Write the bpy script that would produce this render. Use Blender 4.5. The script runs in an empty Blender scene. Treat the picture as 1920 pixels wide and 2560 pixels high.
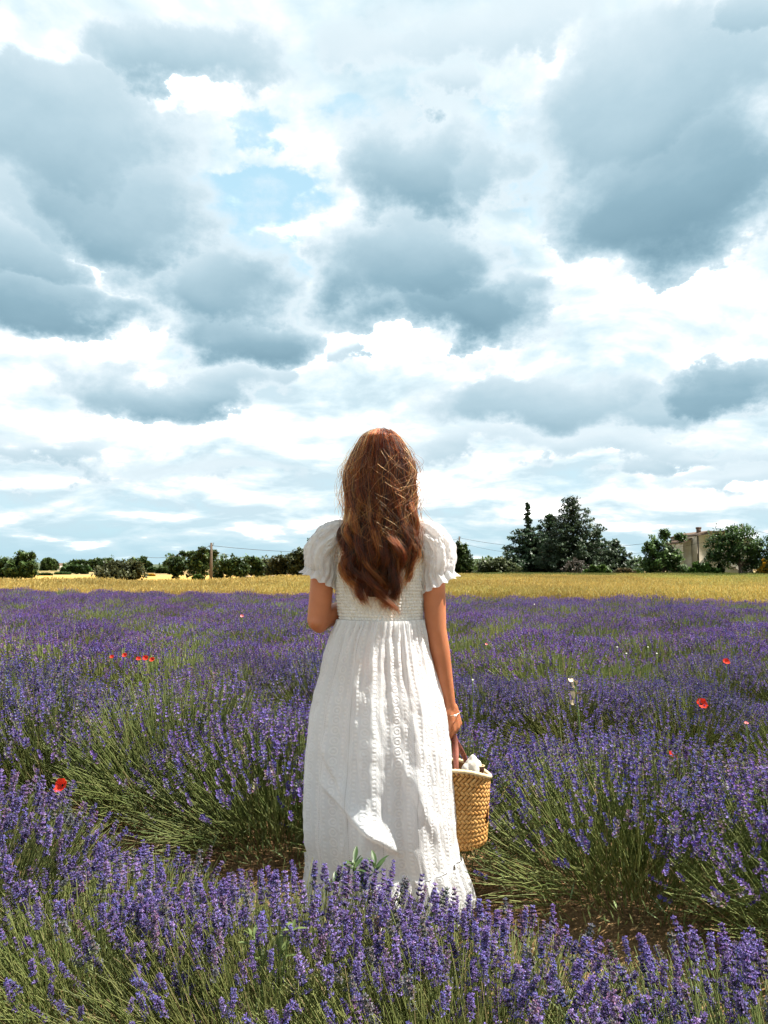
import bpy, math, random
import numpy as np
from mathutils import Vector, Matrix, Quaternion

# ------------------------------------------------------------------ camera
scene = bpy.context.scene
C = scene.collection
FPX, PITCH, CAMZ = 1950.0, math.atan(140 / 1950.0), 1.17
cam_data = bpy.data.cameras.new('camera')
cam = bpy.data.objects.new('camera', cam_data)
C.objects.link(cam)
cam_data.sensor_fit = 'VERTICAL'
cam_data.sensor_height = 24.0
cam_data.lens = FPX * 24.0 / 2560.0
cam_data.clip_start, cam_data.clip_end = 0.02, 9000.0
cam.location = (0, 0, CAMZ)
cam.rotation_euler = (math.pi / 2 + PITCH, 0, 0)
scene.camera = cam


def ray(px, py):
    x, y = (px - 960) / FPX, (1280 - py) / FPX
    cp, sp = math.cos(PITCH), math.sin(PITCH)
    return Vector((x, cp - y * sp, sp + y * cp))


def at(px, py, Y):
    r = ray(px, py)
    return Vector((0, 0, CAMZ)) + r * (Y / r.y)


def at_z(px, py, z):
    r = ray(px, py)
    return Vector((0, 0, CAMZ)) + r * ((z - CAMZ) / r.z)


# ------------------------------------------------------------------ node helper
class S:
    """a node socket with arithmetic"""
    def __init__(self, nt, s): self.nt, self.s = nt, s
    def _m(self, op, *a):
        n = self.nt.nodes.new('ShaderNodeMath'); n.operation = op
        for i, v in enumerate((self,) + a):
            if isinstance(v, S): self.nt.links.new(v.s, n.inputs[i])
            else: n.inputs[i].default_value = v
        return S(self.nt, n.outputs[0])
    def __add__(self, o): return self._m('ADD', o)
    def __sub__(self, o): return self._m('SUBTRACT', o)
    def __mul__(self, o): return self._m('MULTIPLY', o)
    def __truediv__(self, o): return self._m('DIVIDE', o)
    def __radd__(self, o): return self._m('ADD', o)
    def __rmul__(self, o): return self._m('MULTIPLY', o)
    def max(self, o): return self._m('MAXIMUM', o)
    def min(self, o): return self._m('MINIMUM', o)
    def f(self, op, *a): return self._m(op, *a)
    def smooth(self, a, b, c=0.0, d=1.0):
        n = self.nt.nodes.new('ShaderNodeMapRange'); n.interpolation_type = 'SMOOTHSTEP'
        self.nt.links.new(self.s, n.inputs[0])
        for i, v in zip((1, 2, 3, 4), (a, b, c, d)): n.inputs[i].default_value = v
        return S(self.nt, n.outputs[0])
    def lin(self, a, b, c=0.0, d=1.0):
        n = self.nt.nodes.new('ShaderNodeMapRange')
        self.nt.links.new(self.s, n.inputs[0])
        for i, v in zip((1, 2, 3, 4), (a, b, c, d)): n.inputs[i].default_value = v
        return S(self.nt, n.outputs[0])


def vec(nt, x, y, z):
    n = nt.nodes.new('ShaderNodeCombineXYZ')
    for i, v in enumerate((x, y, z)):
        if isinstance(v, S): nt.links.new(v.s, n.inputs[i])
        else: n.inputs[i].default_value = v
    return S(nt, n.outputs[0])


def sep(nt, v):
    n = nt.nodes.new('ShaderNodeSeparateXYZ'); nt.links.new(v.s, n.inputs[0])
    return [S(nt, o) for o in n.outputs]


def vm(nt, op, a, b=None):
    n = nt.nodes.new('ShaderNodeVectorMath'); n.operation = op
    for i, v in enumerate((a, b)):
        if v is None: continue
        if isinstance(v, S): nt.links.new(v.s, n.inputs[i])
        else: n.inputs[i].default_value = v
    return S(nt, n.outputs['Value'] if op == 'LENGTH' else n.outputs[0])


def noise(nt, v, scale, detail=2.0, rough=0.5, dist=0.0, out=0, dim='3D', lac=2.0):
    n = nt.nodes.new('ShaderNodeTexNoise'); n.noise_dimensions = dim
    if v is not None: nt.links.new(v.s, n.inputs['Vector'])
    n.inputs['Scale'].default_value = scale; n.inputs['Detail'].default_value = detail
    n.inputs['Roughness'].default_value = rough; n.inputs['Distortion'].default_value = dist
    n.inputs['Lacunarity'].default_value = lac
    return S(nt, n.outputs[out])


def voronoi(nt, v, scale, feature='F1', out=0, rnd=1.0):
    n = nt.nodes.new('ShaderNodeTexVoronoi'); n.feature = feature
    if v is not None: nt.links.new(v.s, n.inputs['Vector'])
    n.inputs['Scale'].default_value = scale; n.inputs['Randomness'].default_value = rnd
    return S(nt, n.outputs[out])


def mixc(nt, f, a, b, mode='MIX'):
    n = nt.nodes.new('ShaderNodeMix'); n.data_type = 'RGBA'; n.blend_type = mode
    for i, v in ((0, f), (6, a), (7, b)):
        if isinstance(v, S): nt.links.new(v.s, n.inputs[i])
        elif i == 0: n.inputs[i].default_value = v
        else: n.inputs[i].default_value = tuple(v)[:3] + (1,)
    return S(nt, n.outputs[2])


def ramp(nt, f, stops, interp='LINEAR'):
    n = nt.nodes.new('ShaderNodeValToRGB'); nt.links.new(f.s, n.inputs[0])
    cr = n.color_ramp; cr.interpolation = interp
    while len(cr.elements) < len(stops): cr.elements.new(0.5)
    for e, (p, c) in zip(cr.elements, stops):
        e.position = p; e.color = tuple(c)[:3] + (1,)
    return S(nt, n.outputs[0])


# ------------------------------------------------------------------ sun, sky, exposure
SUN_EL, SUN_AZ = math.radians(60), math.radians(80)      # azimuth from +Y towards +X
sun_dir = Vector((math.cos(SUN_EL) * math.sin(SUN_AZ), math.cos(SUN_EL) * math.cos(SUN_AZ), math.sin(SUN_EL)))
sun_data = bpy.data.lights.new('sun', 'SUN')
sun_data.energy = 4.4
sun_data.angle = math.radians(0.53)
sun_data.color = (1.0, 0.95, 0.86)
sun = bpy.data.objects.new('sun', sun_data)
C.objects.link(sun)
sun.location = (6, 4, 12)
sun.rotation_euler = sun_dir.to_track_quat('Z', 'Y').to_euler()

scene.view_settings.view_transform = 'Standard'
scene.view_settings.look = 'None'
scene.view_settings.exposure = 1.62
scene.view_settings.gamma = 1.0
scene.view_settings.use_curve_mapping = False
scene.render.film_transparent = False
scene.cycles.max_bounces = 6
scene.cycles.diffuse_bounces = 3
scene.cycles.transmission_bounces = 4
scene.cycles.transparent_max_bounces = 6
scene.cycles.use_denoising = True
scene.cycles.use_adaptive_sampling = True
scene.cycles.adaptive_threshold = 0.02

world = bpy.data.worlds.new('World')
scene.world = world
world.use_nodes = True
nt = world.node_tree
nt.nodes.clear()
SKY_STRENGTH, SKY_GAIN = 0.1, 0.352

# cloud masses by the direction in which they stand: (px, py, half width, half height, weight)
THICK = [  # grey bodies
    (215, 300, 260, 170, .30), (330, 480, 240, 110, .34), (80, 470, 150, 120, .22), (90, 640, 130, 70, .34), (130, 745, 180, 75, .45),
    (520, 690, 180, 110, .42), (590, 815, 180, 90, .48), (1000, 660, 210, 120, .46), (1100, 765, 250, 95, .52), (1270, 735, 110, 50, .30),
    (1000, 430, 190, 120, .40), (1130, 400, 170, 70, .26), (1620, 250, 290, 170, .32), (1700, 460, 270, 150, .50), (1560, 500, 130, 80, .22),
    (420, 960, 220, 62, .34), (690, 960, 90, 50, .20), (850, 880, 60, 40, .16), (1330, 1000, 240, 90, .30), (1640, 1010, 180, 60, .26), (1820, 960, 160, 65, .42),
    (470, 120, 240, 75, .26), (1180, 60, 320, 70, .16), (1110, 225, 120, 45, .26), (1890, 60, 90, 80, .30), (900, 60, 140, 60, .12),
    (120, 1150, 190, 36, .20), (1180, 1130, 180, 40, .16), (1560, 1120, 260, 40, .18), (1850, 1170, 150, 36, .14), (560, 1180, 190, 30, .12),
]
THIN = [   # blue openings
    (620, 500, 130, 70, .42), (690, 640, 75, 70, .36), (640, 310, 80, 40, .30), (1330, 420, 60, 110, .30), (200, 665, 50, 40, .30),
    (830, 300, 80, 40, .20), (1230, 330, 90, 40, .26), (1190, 600, 70, 40, .24), (650, 440, 150, 30, .16), (560, 600, 70, 25, .30),
    (1600, 905, 120, 32, .12), (300, 1250, 380, 36, .12), (1010, 1330, 400, 36, .12), (1360, 600, 50, 60, .18),
]
BRIGHT = [  # brightly lit thin cloud
    (560, 260, 230, 70), (700, 410, 130, 90), (330, 760, 85, 150), (1480, 640, 170, 90), (900, 880, 240, 80), (1230, 850, 160, 60),
    (1700, 760, 240, 100), (740, 575, 140, 35), (120, 900, 230, 90), (90, 180, 140, 130), (330, 1090, 380, 60), (1150, 1240, 280, 50), (1750, 1250, 260, 60),
    (1350, 150, 130, 90), (880, 520, 220, 30), (1840, 660, 120, 60), (300, 590, 60, 60), (1000, 360, 40, 25),
]
tc = nt.nodes.new('ShaderNodeTexCoord')
D = S(nt, tc.outputs['Generated'])
dx, dy_, dz = sep(nt, D)
az = dx.f('ARCTAN2', dy_)
el = dz.f('ARCSINE')
ae = vec(nt, az, el, 0.0)
zz = dz.max(0.0) + 0.2
pl = vec(nt, dx / zz, dy_ / zz, dz * 0.6)                # cloud-deck coordinates: flatter and smaller towards the horizon
aes = vec(nt, az, el * 1.35, dz * 0.3)
w1 = vm(nt, 'SUBTRACT', noise(nt, pl, 2.1, 2.0, .5, 0.0, 1), (.5, .5, .5))
w2 = vm(nt, 'SUBTRACT', noise(nt, aes, 9.0, 7.0, .60, 0.0, 1), (.5, .5, .5))
wae = vm(nt, 'ADD', ae, vm(nt, 'ADD', vm(nt, 'MULTIPLY', w1, (.18, .10, 0)), vm(nt, 'MULTIPLY', w2, (.21, .155, 0))))


def ang(px, py):
    d = ray(px, py).normalized()
    return math.atan2(d.x, d.y), math.asin(d.z)


def blobs(lst, default_w=1.0, edge_=(1.35, .45)):
    tot = None
    for b in lst:
        a, e = ang(b[0], b[1])
        v = vm(nt, 'MULTIPLY', vm(nt, 'SUBTRACT', wae, (a, e, 0)), (1950 / b[2], 1950 / b[3], 0))
        s = vm(nt, 'LENGTH', v).smooth(edge_[0], edge_[1], 0.0, b[4] if len(b) > 4 else default_w)
        tot = s if tot is None else tot + s
    return tot


ey = el + sep(nt, w1)[1] * 0.10 + sep(nt, w2)[1] * 0.035


def bodies(lst):
    """thick clouds: pale tops, slate undersides, frayed edges"""
    grey = None
    for b in lst:
        a, e = ang(b[0], b[1])
        v = vm(nt, 'MULTIPLY', vm(nt, 'SUBTRACT', wae, (a, e, 0)), (1950 / (b[2] * 1.12), 1950 / (b[3] * 1.12), 0))
        mask = vm(nt, 'LENGTH', v).smooth(1.34, 0.52)
        h = b[3] / 1950
        hi = min(1.0, b[4] * 1.98)
        g = mask * ey.lin(e + h * 1.0, e - h * .9, hi * .26, hi)
        grey = g if grey is None else grey.max(g)
    return grey


fb = noise(nt, pl, 2.4, 8.0, .55, 0.3)
fb_up = noise(nt, vm(nt, 'ADD', vm(nt, 'MULTIPLY', pl, (.955, .955, 1)), (.02, 0, .0)), 2.4, 6.0, .55, 0.3)
fine = noise(nt, aes, 11.0, 8.0, .60)
under, thin, bright = bodies(THICK), blobs(THIN), blobs(BRIGHT, .5, (1.6, .0))
# the same kind of clouds goes on all round
outside = az.f('ABSOLUTE').smooth(.50, .72).max(el.smooth(.64, .80))
under = under.max(noise(nt, pl, 1.7, 7.0, .55, .2).smooth(.53, .66) * outside * 0.55)
# the bright veil between the thick clouds
veil = (fb - 0.5) * 1.5 + (fine - 0.5) * 0.55 + (fb - fb_up) * 2.0 + bright.min(.9) * 0.75 + 0.26
light = ramp(nt, veil, [(0.0, (.60, .76, .84)), (.22, (.72, .87, .935)), (.38, (.84, .94, .98)), (.50, (.98, 1.02, 1.04)), (.62, (1.5, 1.51, 1.51)), (.74, (2.9, 2.88, 2.85)), (1.0, (3.6, 3.55, 3.5))])
dens = (fb - 0.5) * 0.9 + (fine - 0.5) * 0.45 + 0.50 - thin * 0.95
# slate bodies of the thick clouds
gv = under + (fb - 0.5) * 0.38 + (fine - 0.5) * 0.16
slate = ramp(nt, gv, [(0.0, (.90, .96, .99)), (.20, (.68, .81, .88)), (.42, (.46, .625, .715)), (.66, (.285, .45, .545)), (1.0, (.19, .335, .425))])
body = under.smooth(.0, .24)
sky = nt.nodes.new('ShaderNodeTexSky')
sky.sky_type = 'NISHITA'; sky.sun_disc = False
sky.sun_elevation = SUN_EL; sky.sun_rotation = SUN_AZ
sky.altitude = 400; sky.air_density = 1.0; sky.dust_density = 1.5; sky.ozone_density = 1.5
blue = mixc(nt, 1.0, S(nt, sky.outputs[0]), (1.7 * SKY_STRENGTH, 1.7 * SKY_STRENGTH, 1.5 * SKY_STRENGTH), 'MULTIPLY')
blue = mixc(nt, .75, blue, (.56, .87, 1.02))
cover = dens.smooth(.06, .44)
col = mixc(nt, body, mixc(nt, cover, blue, light), slate)
low = el.smooth(.085, .0)                                  # the pale distance above the horizon
col = mixc(nt, low * 0.8, col, (.45, .685, .79))
bg = nt.nodes.new('ShaderNodeBackground')
n = nt.nodes.new('ShaderNodeVectorMath'); n.operation = 'SCALE'
nt.links.new(col.s, n.inputs[0]); n.inputs['Scale'].default_value = SKY_GAIN / SKY_STRENGTH
nt.links.new(n.outputs[0], bg.inputs[0])
bg.inputs[1].default_value = SKY_STRENGTH
wo = nt.nodes.new('ShaderNodeOutputWorld')
nt.links.new(bg.outputs[0], wo.inputs[0])
world.cycles.sampling_method = 'MANUAL'
world.cycles.sample_map_resolution = 512

# ------------------------------------------------------------------ mesh helpers
rng = np.random.default_rng(7)
random.seed(7)


def nmesh(name, V, F, col=None, mats=(), midx=None, smooth=False, uv=None):
    """V (n,3); F array of quads/tris or a list of such arrays; col (n,3) per vertex"""
    me = bpy.data.meshes.new(name)
    Fs = [np.asarray(f, dtype=np.int32) for f in (F if isinstance(F, list) else [F]) if len(f)]
    V = np.asarray(V, dtype=np.float32)
    me.vertices.add(len(V)); me.vertices.foreach_set('co', V.ravel())
    sizes = np.concatenate([np.full(len(f), f.shape[1], np.int32) for f in Fs])
    flat = np.concatenate([f.ravel() for f in Fs])
    me.loops.add(len(flat)); me.loops.foreach_set('vertex_index', flat)
    me.polygons.add(len(sizes))
    st = np.zeros(len(sizes), np.int32); st[1:] = np.cumsum(sizes)[:-1]
    me.polygons.foreach_set('loop_start', st)
    me.polygons.foreach_set('loop_total', sizes)
    if midx is not None: me.polygons.foreach_set('material_index', np.asarray(midx, np.int32))
    if smooth: me.polygons.foreach_set('use_smooth', np.ones(len(sizes), bool))
    if col is not None:
        a = me.color_attributes.new('col', 'FLOAT_COLOR', 'POINT')
        c4 = np.ones((len(V), 4), np.float32); c4[:, :3] = col
        a.data.foreach_set('color', c4.ravel())
    if uv is not None:
        l = me.uv_layers.new(name='uv')
        l.data.foreach_set('uv', np.asarray(uv, np.float32)[flat].ravel())
    for m in mats: me.materials.append(m)
    me.update(calc_edges=True)
    me.validate()
    return me


def link(name, data, parent=None, loc=None):
    o = bpy.data.objects.new(name, data)
    C.objects.link(o)
    if parent is not None: o.parent = parent
    if loc is not None: o.location = loc
    return o


def tag(o, label=None, cat=None, group=None, kind=None):
    if label: o['label'] = label
    if cat: o['category'] = cat
    if group: o['group'] = group
    if kind: o['kind'] = kind
    return o


def root(name, loc, label, cat, group=None):
    o = bpy.data.objects.new(name, None); C.objects.link(o); o.location = loc
    o.empty_display_size = .1
    return tag(o, label, cat, group)


def cat_geo(parts):
    """join (V,F[,col]) tuples; F may be tri or quad arrays"""
    Vs, Fq, Ft, Cs, off = [], [], [], [], 0
    for p in parts:
        V, F = np.asarray(p[0], float), p[1]
        for f in (F if isinstance(F, list) else [F]):
            f = np.asarray(f)
            if len(f) == 0: continue
            (Fq if f.shape[1] == 4 else Ft).append(f + off)
        if len(p) > 2:
            c = np.asarray(p[2], float)
            Cs.append(np.broadcast_to(c, (len(V), 3)) if c.ndim == 1 else c)
        Vs.append(V); off += len(V)
    F = [np.concatenate(x) for x in (Fq, Ft) if x]
    return np.concatenate(Vs), F, (np.concatenate(Cs) if Cs else None)


def grid_faces(nu, nv, wrap_u=True):
    """rings nv of nu points"""
    i = np.arange(nu if wrap_u else nu - 1); j = np.arange(nv - 1)
    I, J = np.meshgrid(i, j)
    I, J = I.ravel(), J.ravel(); K = (I + 1) % nu
    return np.stack([J * nu + I, J * nu + K, (J + 1) * nu + K, (J + 1) * nu + I], 1)


def frames(T):
    """perpendicular frames for tangents (...,3)"""
    T = T / (np.linalg.norm(T, axis=-1, keepdims=True) + 1e-9)
    a = np.where(np.abs(T[..., 2:3]) < .9, np.array([0, 0, 1.0]), np.array([1.0, 0, 0]))
    U = np.cross(a, T); U /= np.linalg.norm(U, axis=-1, keepdims=True) + 1e-9
    return T, U, np.cross(T, U)


def tube(P, R, sides=8, cap=True):
    P = np.asarray(P, float); R = np.broadcast_to(np.asarray(R, float), (len(P),))
    T = np.gradient(P, axis=0); T, U, W = frames(T)
    for k in range(1, len(P)):                           # keep the frame from flipping
        U[k] = U[k - 1] - T[k] * (U[k - 1] @ T[k]); U[k] /= np.linalg.norm(U[k]) + 1e-9; W[k] = np.cross(T[k], U[k])
    th = np.arange(sides) * 2 * math.pi / sides
    V = P[:, None] + R[:, None, None] * (np.cos(th)[None, :, None] * U[:, None] + np.sin(th)[None, :, None] * W[:, None])
    V = V.reshape(-1, 3); F = [grid_faces(sides, len(P))]
    if cap:
        n = len(V); V = np.concatenate([V, P[:1], P[-1:]])
        k = np.arange(sides); b = (len(P) - 1) * sides
        F.append(np.concatenate([np.stack([np.full(sides, n), (k + 1) % sides, k], 1), np.stack([np.full(sides, n + 1), b + k, b + (k + 1) % sides], 1)]))
    return V, F


def box(c, s, rot=None):
    V = np.array([[x, y, z] for z in (-.5, .5) for y in (-.5, .5) for x in (-.5, .5)]) * np.asarray(s)
    if rot is not None: V = V @ np.asarray(rot).T
    return V + np.asarray(c), np.array([[0, 2, 3, 1], [4, 5, 7, 6], [0, 1, 5, 4], [2, 6, 7, 3], [0, 4, 6, 2], [1, 3, 7, 5]])


def ico(c, r, sub=1):
    import bmesh
    bm = bmesh.new(); bmesh.ops.create_icosphere(bm, subdivisions=sub, radius=1.0)
    V = np.array([v.co[:] for v in bm.verts]) * np.asarray(r) + np.asarray(c)
    F = np.array([[v.index for v in f.verts] for f in bm.faces]); bm.free()
    return V, F


def many(tV, tF, tC, M, P, tint=None):
    """n copies of a template: M (n,3,3) columns are axes, P (n,3)"""
    n, m = len(P), len(tV)
    V = np.einsum('nij,mj->nmi', M, tV) + P[:, None]
    F = (tF[None] + (np.arange(n) * m)[:, None, None]).reshape(-1, tF.shape[1])
    Cc = np.broadcast_to(tC[None], (n, m, 3))
    if tint is not None: Cc = Cc * tint[:, None]
    return V.reshape(-1, 3), F, Cc.reshape(-1, 3)


# ------------------------------------------------------------------ materials
def material(name):
    m = bpy.data.materials.new(name); m.use_nodes = True
    t = m.node_tree; t.nodes.clear()
    o = t.nodes.new('ShaderNodeOutputMaterial')
    return m, t, o


def bsdf(t, base, rough=.6, spec=.3, normal=None, sss=None):
    b = t.nodes.new('ShaderNodeBsdfPrincipled')
    if isinstance(base, S): t.links.new(base.s, b.inputs['Base Color'])
    else: b.inputs['Base Color'].default_value = tuple(base) + (1,)
    if isinstance(rough, S): t.links.new(rough.s, b.inputs['Roughness'])
    else: b.inputs['Roughness'].default_value = rough
    b.inputs['Specular IOR Level'].default_value = spec
    if normal is not None: t.links.new(normal.s, b.inputs['Normal'])
    if sss:
        b.inputs['Subsurface Weight'].default_value = sss[0]
        b.inputs['Subsurface Radius'].default_value = sss[1]
        b.inputs['Subsurface Scale'].default_value = sss[2]
    return b


def translucent_mix(t, o, b, colr, fac):
    tr = t.nodes.new('ShaderNodeBsdfTranslucent')
    if isinstance(colr, S): t.links.new(colr.s, tr.inputs[0])
    else: tr.inputs[0].default_value = tuple(colr) + (1,)
    mx = t.nodes.new('ShaderNodeMixShader'); mx.inputs[0].default_value = fac
    t.links.new(b.outputs[0], mx.inputs[1]); t.links.new(tr.outputs[0], mx.inputs[2])
    t.links.new(mx.outputs[0], o.inputs[0])
    return tr


def bump(t, h, strength=.5, dist=.01, normal=None):
    n = t.nodes.new('ShaderNodeBump'); n.inputs['Strength'].default_value = strength; n.inputs['Distance'].default_value = dist
    t.links.new(h.s, n.inputs['Height'])
    if normal is not None: t.links.new(normal.s, n.inputs['Normal'])
    return S(t, n.outputs[0])


def attr(t, name='col'):
    n = t.nodes.new('ShaderNodeAttribute'); n.attribute_name = name
    return S(t, n.outputs['Color'])


def objcoord(t, which='Object'):
    n = t.nodes.new('ShaderNodeTexCoord'); return S(t, n.outputs[which])


def objrand(t):
    n = t.nodes.new('ShaderNodeObjectInfo'); return S(t, n.outputs['Random'])


def hsv(t, c, h=None, s=None, v=None):
    n = t.nodes.new('ShaderNodeHueSaturation'); t.links.new(c.s, n.inputs['Color'])
    for k, x in (('Hue', h), ('Saturation', s), ('Value', v)):
        if isinstance(x, S): t.links.new(x.s, n.inputs[k])
        elif x is not None: n.inputs[k].default_value = x
    return S(t, n.outputs[0])


def mat_leafy(name, trans=.3, rough=.55, spec=.25, hue=.02, val=.25):
    m, t, o = material(name)
    r = objrand(t)
    c = hsv(t, attr(t), r.lin(0, 1, .5 - hue, .5 + hue), 1.0, (r * 7.31).f('FRACT').lin(0, 1, 1 - val, 1 + val))
    translucent_mix(t, o, bsdf(t, c, rough, spec), c, trans)
    return m


def mat_plain(name, c, rough=.6, spec=.3, nscale=None, namp=.25, bmp=0, bdist=.005):
    m, t, o = material(name)
    base, nrm = c, None
    if nscale:
        nz = noise(t, objcoord(t), nscale, 5, .6)
        base = mixc(t, nz.lin(.3, .7), [x * (1 - namp) for x in c], [min(1, x * (1 + namp)) for x in c])
        if bmp: nrm = bump(t, nz, bmp, bdist)
    b = bsdf(t, base, rough, spec, nrm)
    t.links.new(b.outputs[0], o.inputs[0])
    return m


M_FLOWER = mat_leafy('lavender_flower', .28, .6, .2, .012, .14)
M_STEM = mat_leafy('lavender_stem', .25, .5, .3, .012, .18)
M_LEAF = mat_leafy('leaf', .3, .5, .3, .015, .2)
M_WHEAT, t, o = material('wheat')
gp = S(t, t.nodes.new('ShaderNodeNewGeometry').outputs['Position'])
c = hsv(t, attr(t), None, 1.0, noise(t, gp, .16, 4, .6).lin(.3, .7, .70, 1.25))
px_, py_, _z = sep(t, gp)
unripe = noise(t, gp, .07, 3, .6).lin(.42, .66) * (px_ * .02 + py_ * .012 - .05).max(0.0).min(1.0)
c = mixc(t, unripe, c, mixc(t, 1.0, c, (.62, .92, .75), 'MULTIPLY'))
translucent_mix(t, o, bsdf(t, c, .55, .25), c, .3)
M_BARK = mat_plain('bark', (.10, .075, .055), .85, .1, 9, .4, .6, .03)

# ground: stony red-ochre soil
m, t, o = material('red_soil')
pc = objcoord(t)
n1, n2, v1 = noise(t, pc, .9, 6, .6), noise(t, pc, 22, 6, .65), voronoi(t, pc, 38)
base = mixc(t, n1.lin(.3, .7), (.105, .043, .020), (.165, .072, .034))
base = mixc(t, n2.lin(.35, .75), base, (.24, .13, .07))
base = mixc(t, noise(t, pc, .02, 3, .5).lin(.4, .6), base, (.30, .25, .11))
nr = bump(t, n2 * 1.0 + v1 * 0.6, .9, .03)
t.links.new(bsdf(t, base, .95, .1, nr).outputs[0], o.inputs[0])
M_SOIL = m


def field_mat(name, a, b, scale=.4):
    m, t, o = material(name)
    pc = objcoord(t)
    c = mixc(t, noise(t, pc, scale, 6, .65).lin(.3, .7), a, b)
    c = mixc(t, noise(t, pc, scale * 30, 4, .7).lin(.3, .75) * 0.5, c, [x * .6 for x in a])
    t.links.new(bsdf(t, c, .95, .05).outputs[0], o.inputs[0])
    return m


# ------------------------------------------------------------------ ground
SLOPE = 0.45                                            # the rows come nearer towards the right


def sheet(name, pts, z, m, kind='structure'):
    o = link(name, nmesh(name, [(x, y, z) for x, y in pts], np.array([list(range(len(pts)))]), mats=[m]))
    o['kind'] = kind
    return o


# one sheet: fine and cloddy near the camera, coarse towards the horizon
xs = np.concatenate([-np.geomspace(7, 5000, 30)[::-1], np.linspace(-6.8, 6.8, 171), np.geomspace(7, 5000, 30)])
ys = np.concatenate([-np.geomspace(1, 900, 14)[::-1], np.linspace(-.9, 9, 125), np.geomspace(9.2, 7000, 40)])
X, Y = np.meshgrid(xs, ys)


def vnoise(x, y, seed=0):
    r = np.random.default_rng(seed); G = r.random((256, 256))
    xi, yi = np.floor(x).astype(int), np.floor(y).astype(int); fx, fy = x - xi, y - yi
    fx, fy = fx * fx * (3 - 2 * fx), fy * fy * (3 - 2 * fy)
    g = lambda a, b: G[a % 256, b % 256]
    return (g(xi, yi) * (1 - fx) + g(xi + 1, yi) * fx) * (1 - fy) + (g(xi, yi + 1) * (1 - fx) + g(xi + 1, yi + 1) * fx) * fy


near = np.clip((9 - np.abs(Y - 3)) / 4, 0, 1) * np.clip((6.8 - np.abs(X)) / 3, 0, 1)
Z = near * ((vnoise(X * 3, Y * 3, 1) - .6) * .05 + (vnoise(X * 9, Y * 9, 2) - .6) * .035 + (vnoise(X * 14, Y * 14, 3) - .6) * .02) - .012
V = np.stack([X, Y, Z], -1).reshape(-1, 3)
g = link('ground', nmesh('ground', V, grid_faces(len(xs), len(ys), False), mats=[M_SOIL], smooth=True))
g['kind'] = 'structure'

# loose stones in the furrows
tv, tf = ico((0, 0, 0), (1, .8, .55), 1)
n = 2600
P = np.stack([rng.uniform(-4, 4, n), rng.uniform(.6, 7.5, n), np.full(n, .0)], 1)
Ms = np.zeros((n, 3, 3)); a = rng.random(n) * 6.28; s = .004 + .022 * rng.random(n) ** 4
Ms[:, 0, 0] = np.cos(a) * s; Ms[:, 1, 0] = np.sin(a) * s; Ms[:, 0, 1] = -np.sin(a) * s; Ms[:, 1, 1] = np.cos(a) * s; Ms[:, 2, 2] = s
tint = np.array([.28, .17, .10]) * (.6 + .9 * rng.random((n, 1))) * (1 + .15 * rng.standard_normal((n, 3)))
V, F, Cc = many(tv, tf, np.ones((len(tv), 3)), Ms, P, np.clip(tint, .05, .8))
m, t, o = material('stone')
t.links.new(bsdf(t, attr(t), .9, .1).outputs[0], o.inputs[0])
tag(link('stones', nmesh('stones', V, F, Cc, [m])), 'loose ochre stones scattered on the soil between the lavender rows', 'stones', kind='stuff')

# ------------------------------------------------------------------ lavender
VIOLETS = np.array([[.078, .046, .178], [.102, .064, .238], [.068, .052, .205], [.15, .108, .285], [.118, .058, .178], [.080, .074, .245]]) * 1.12
CALYX = np.array([[.075, .06, .115], [.115, .10, .135], [.06, .052, .08], [.15, .15, .125]])


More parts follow.
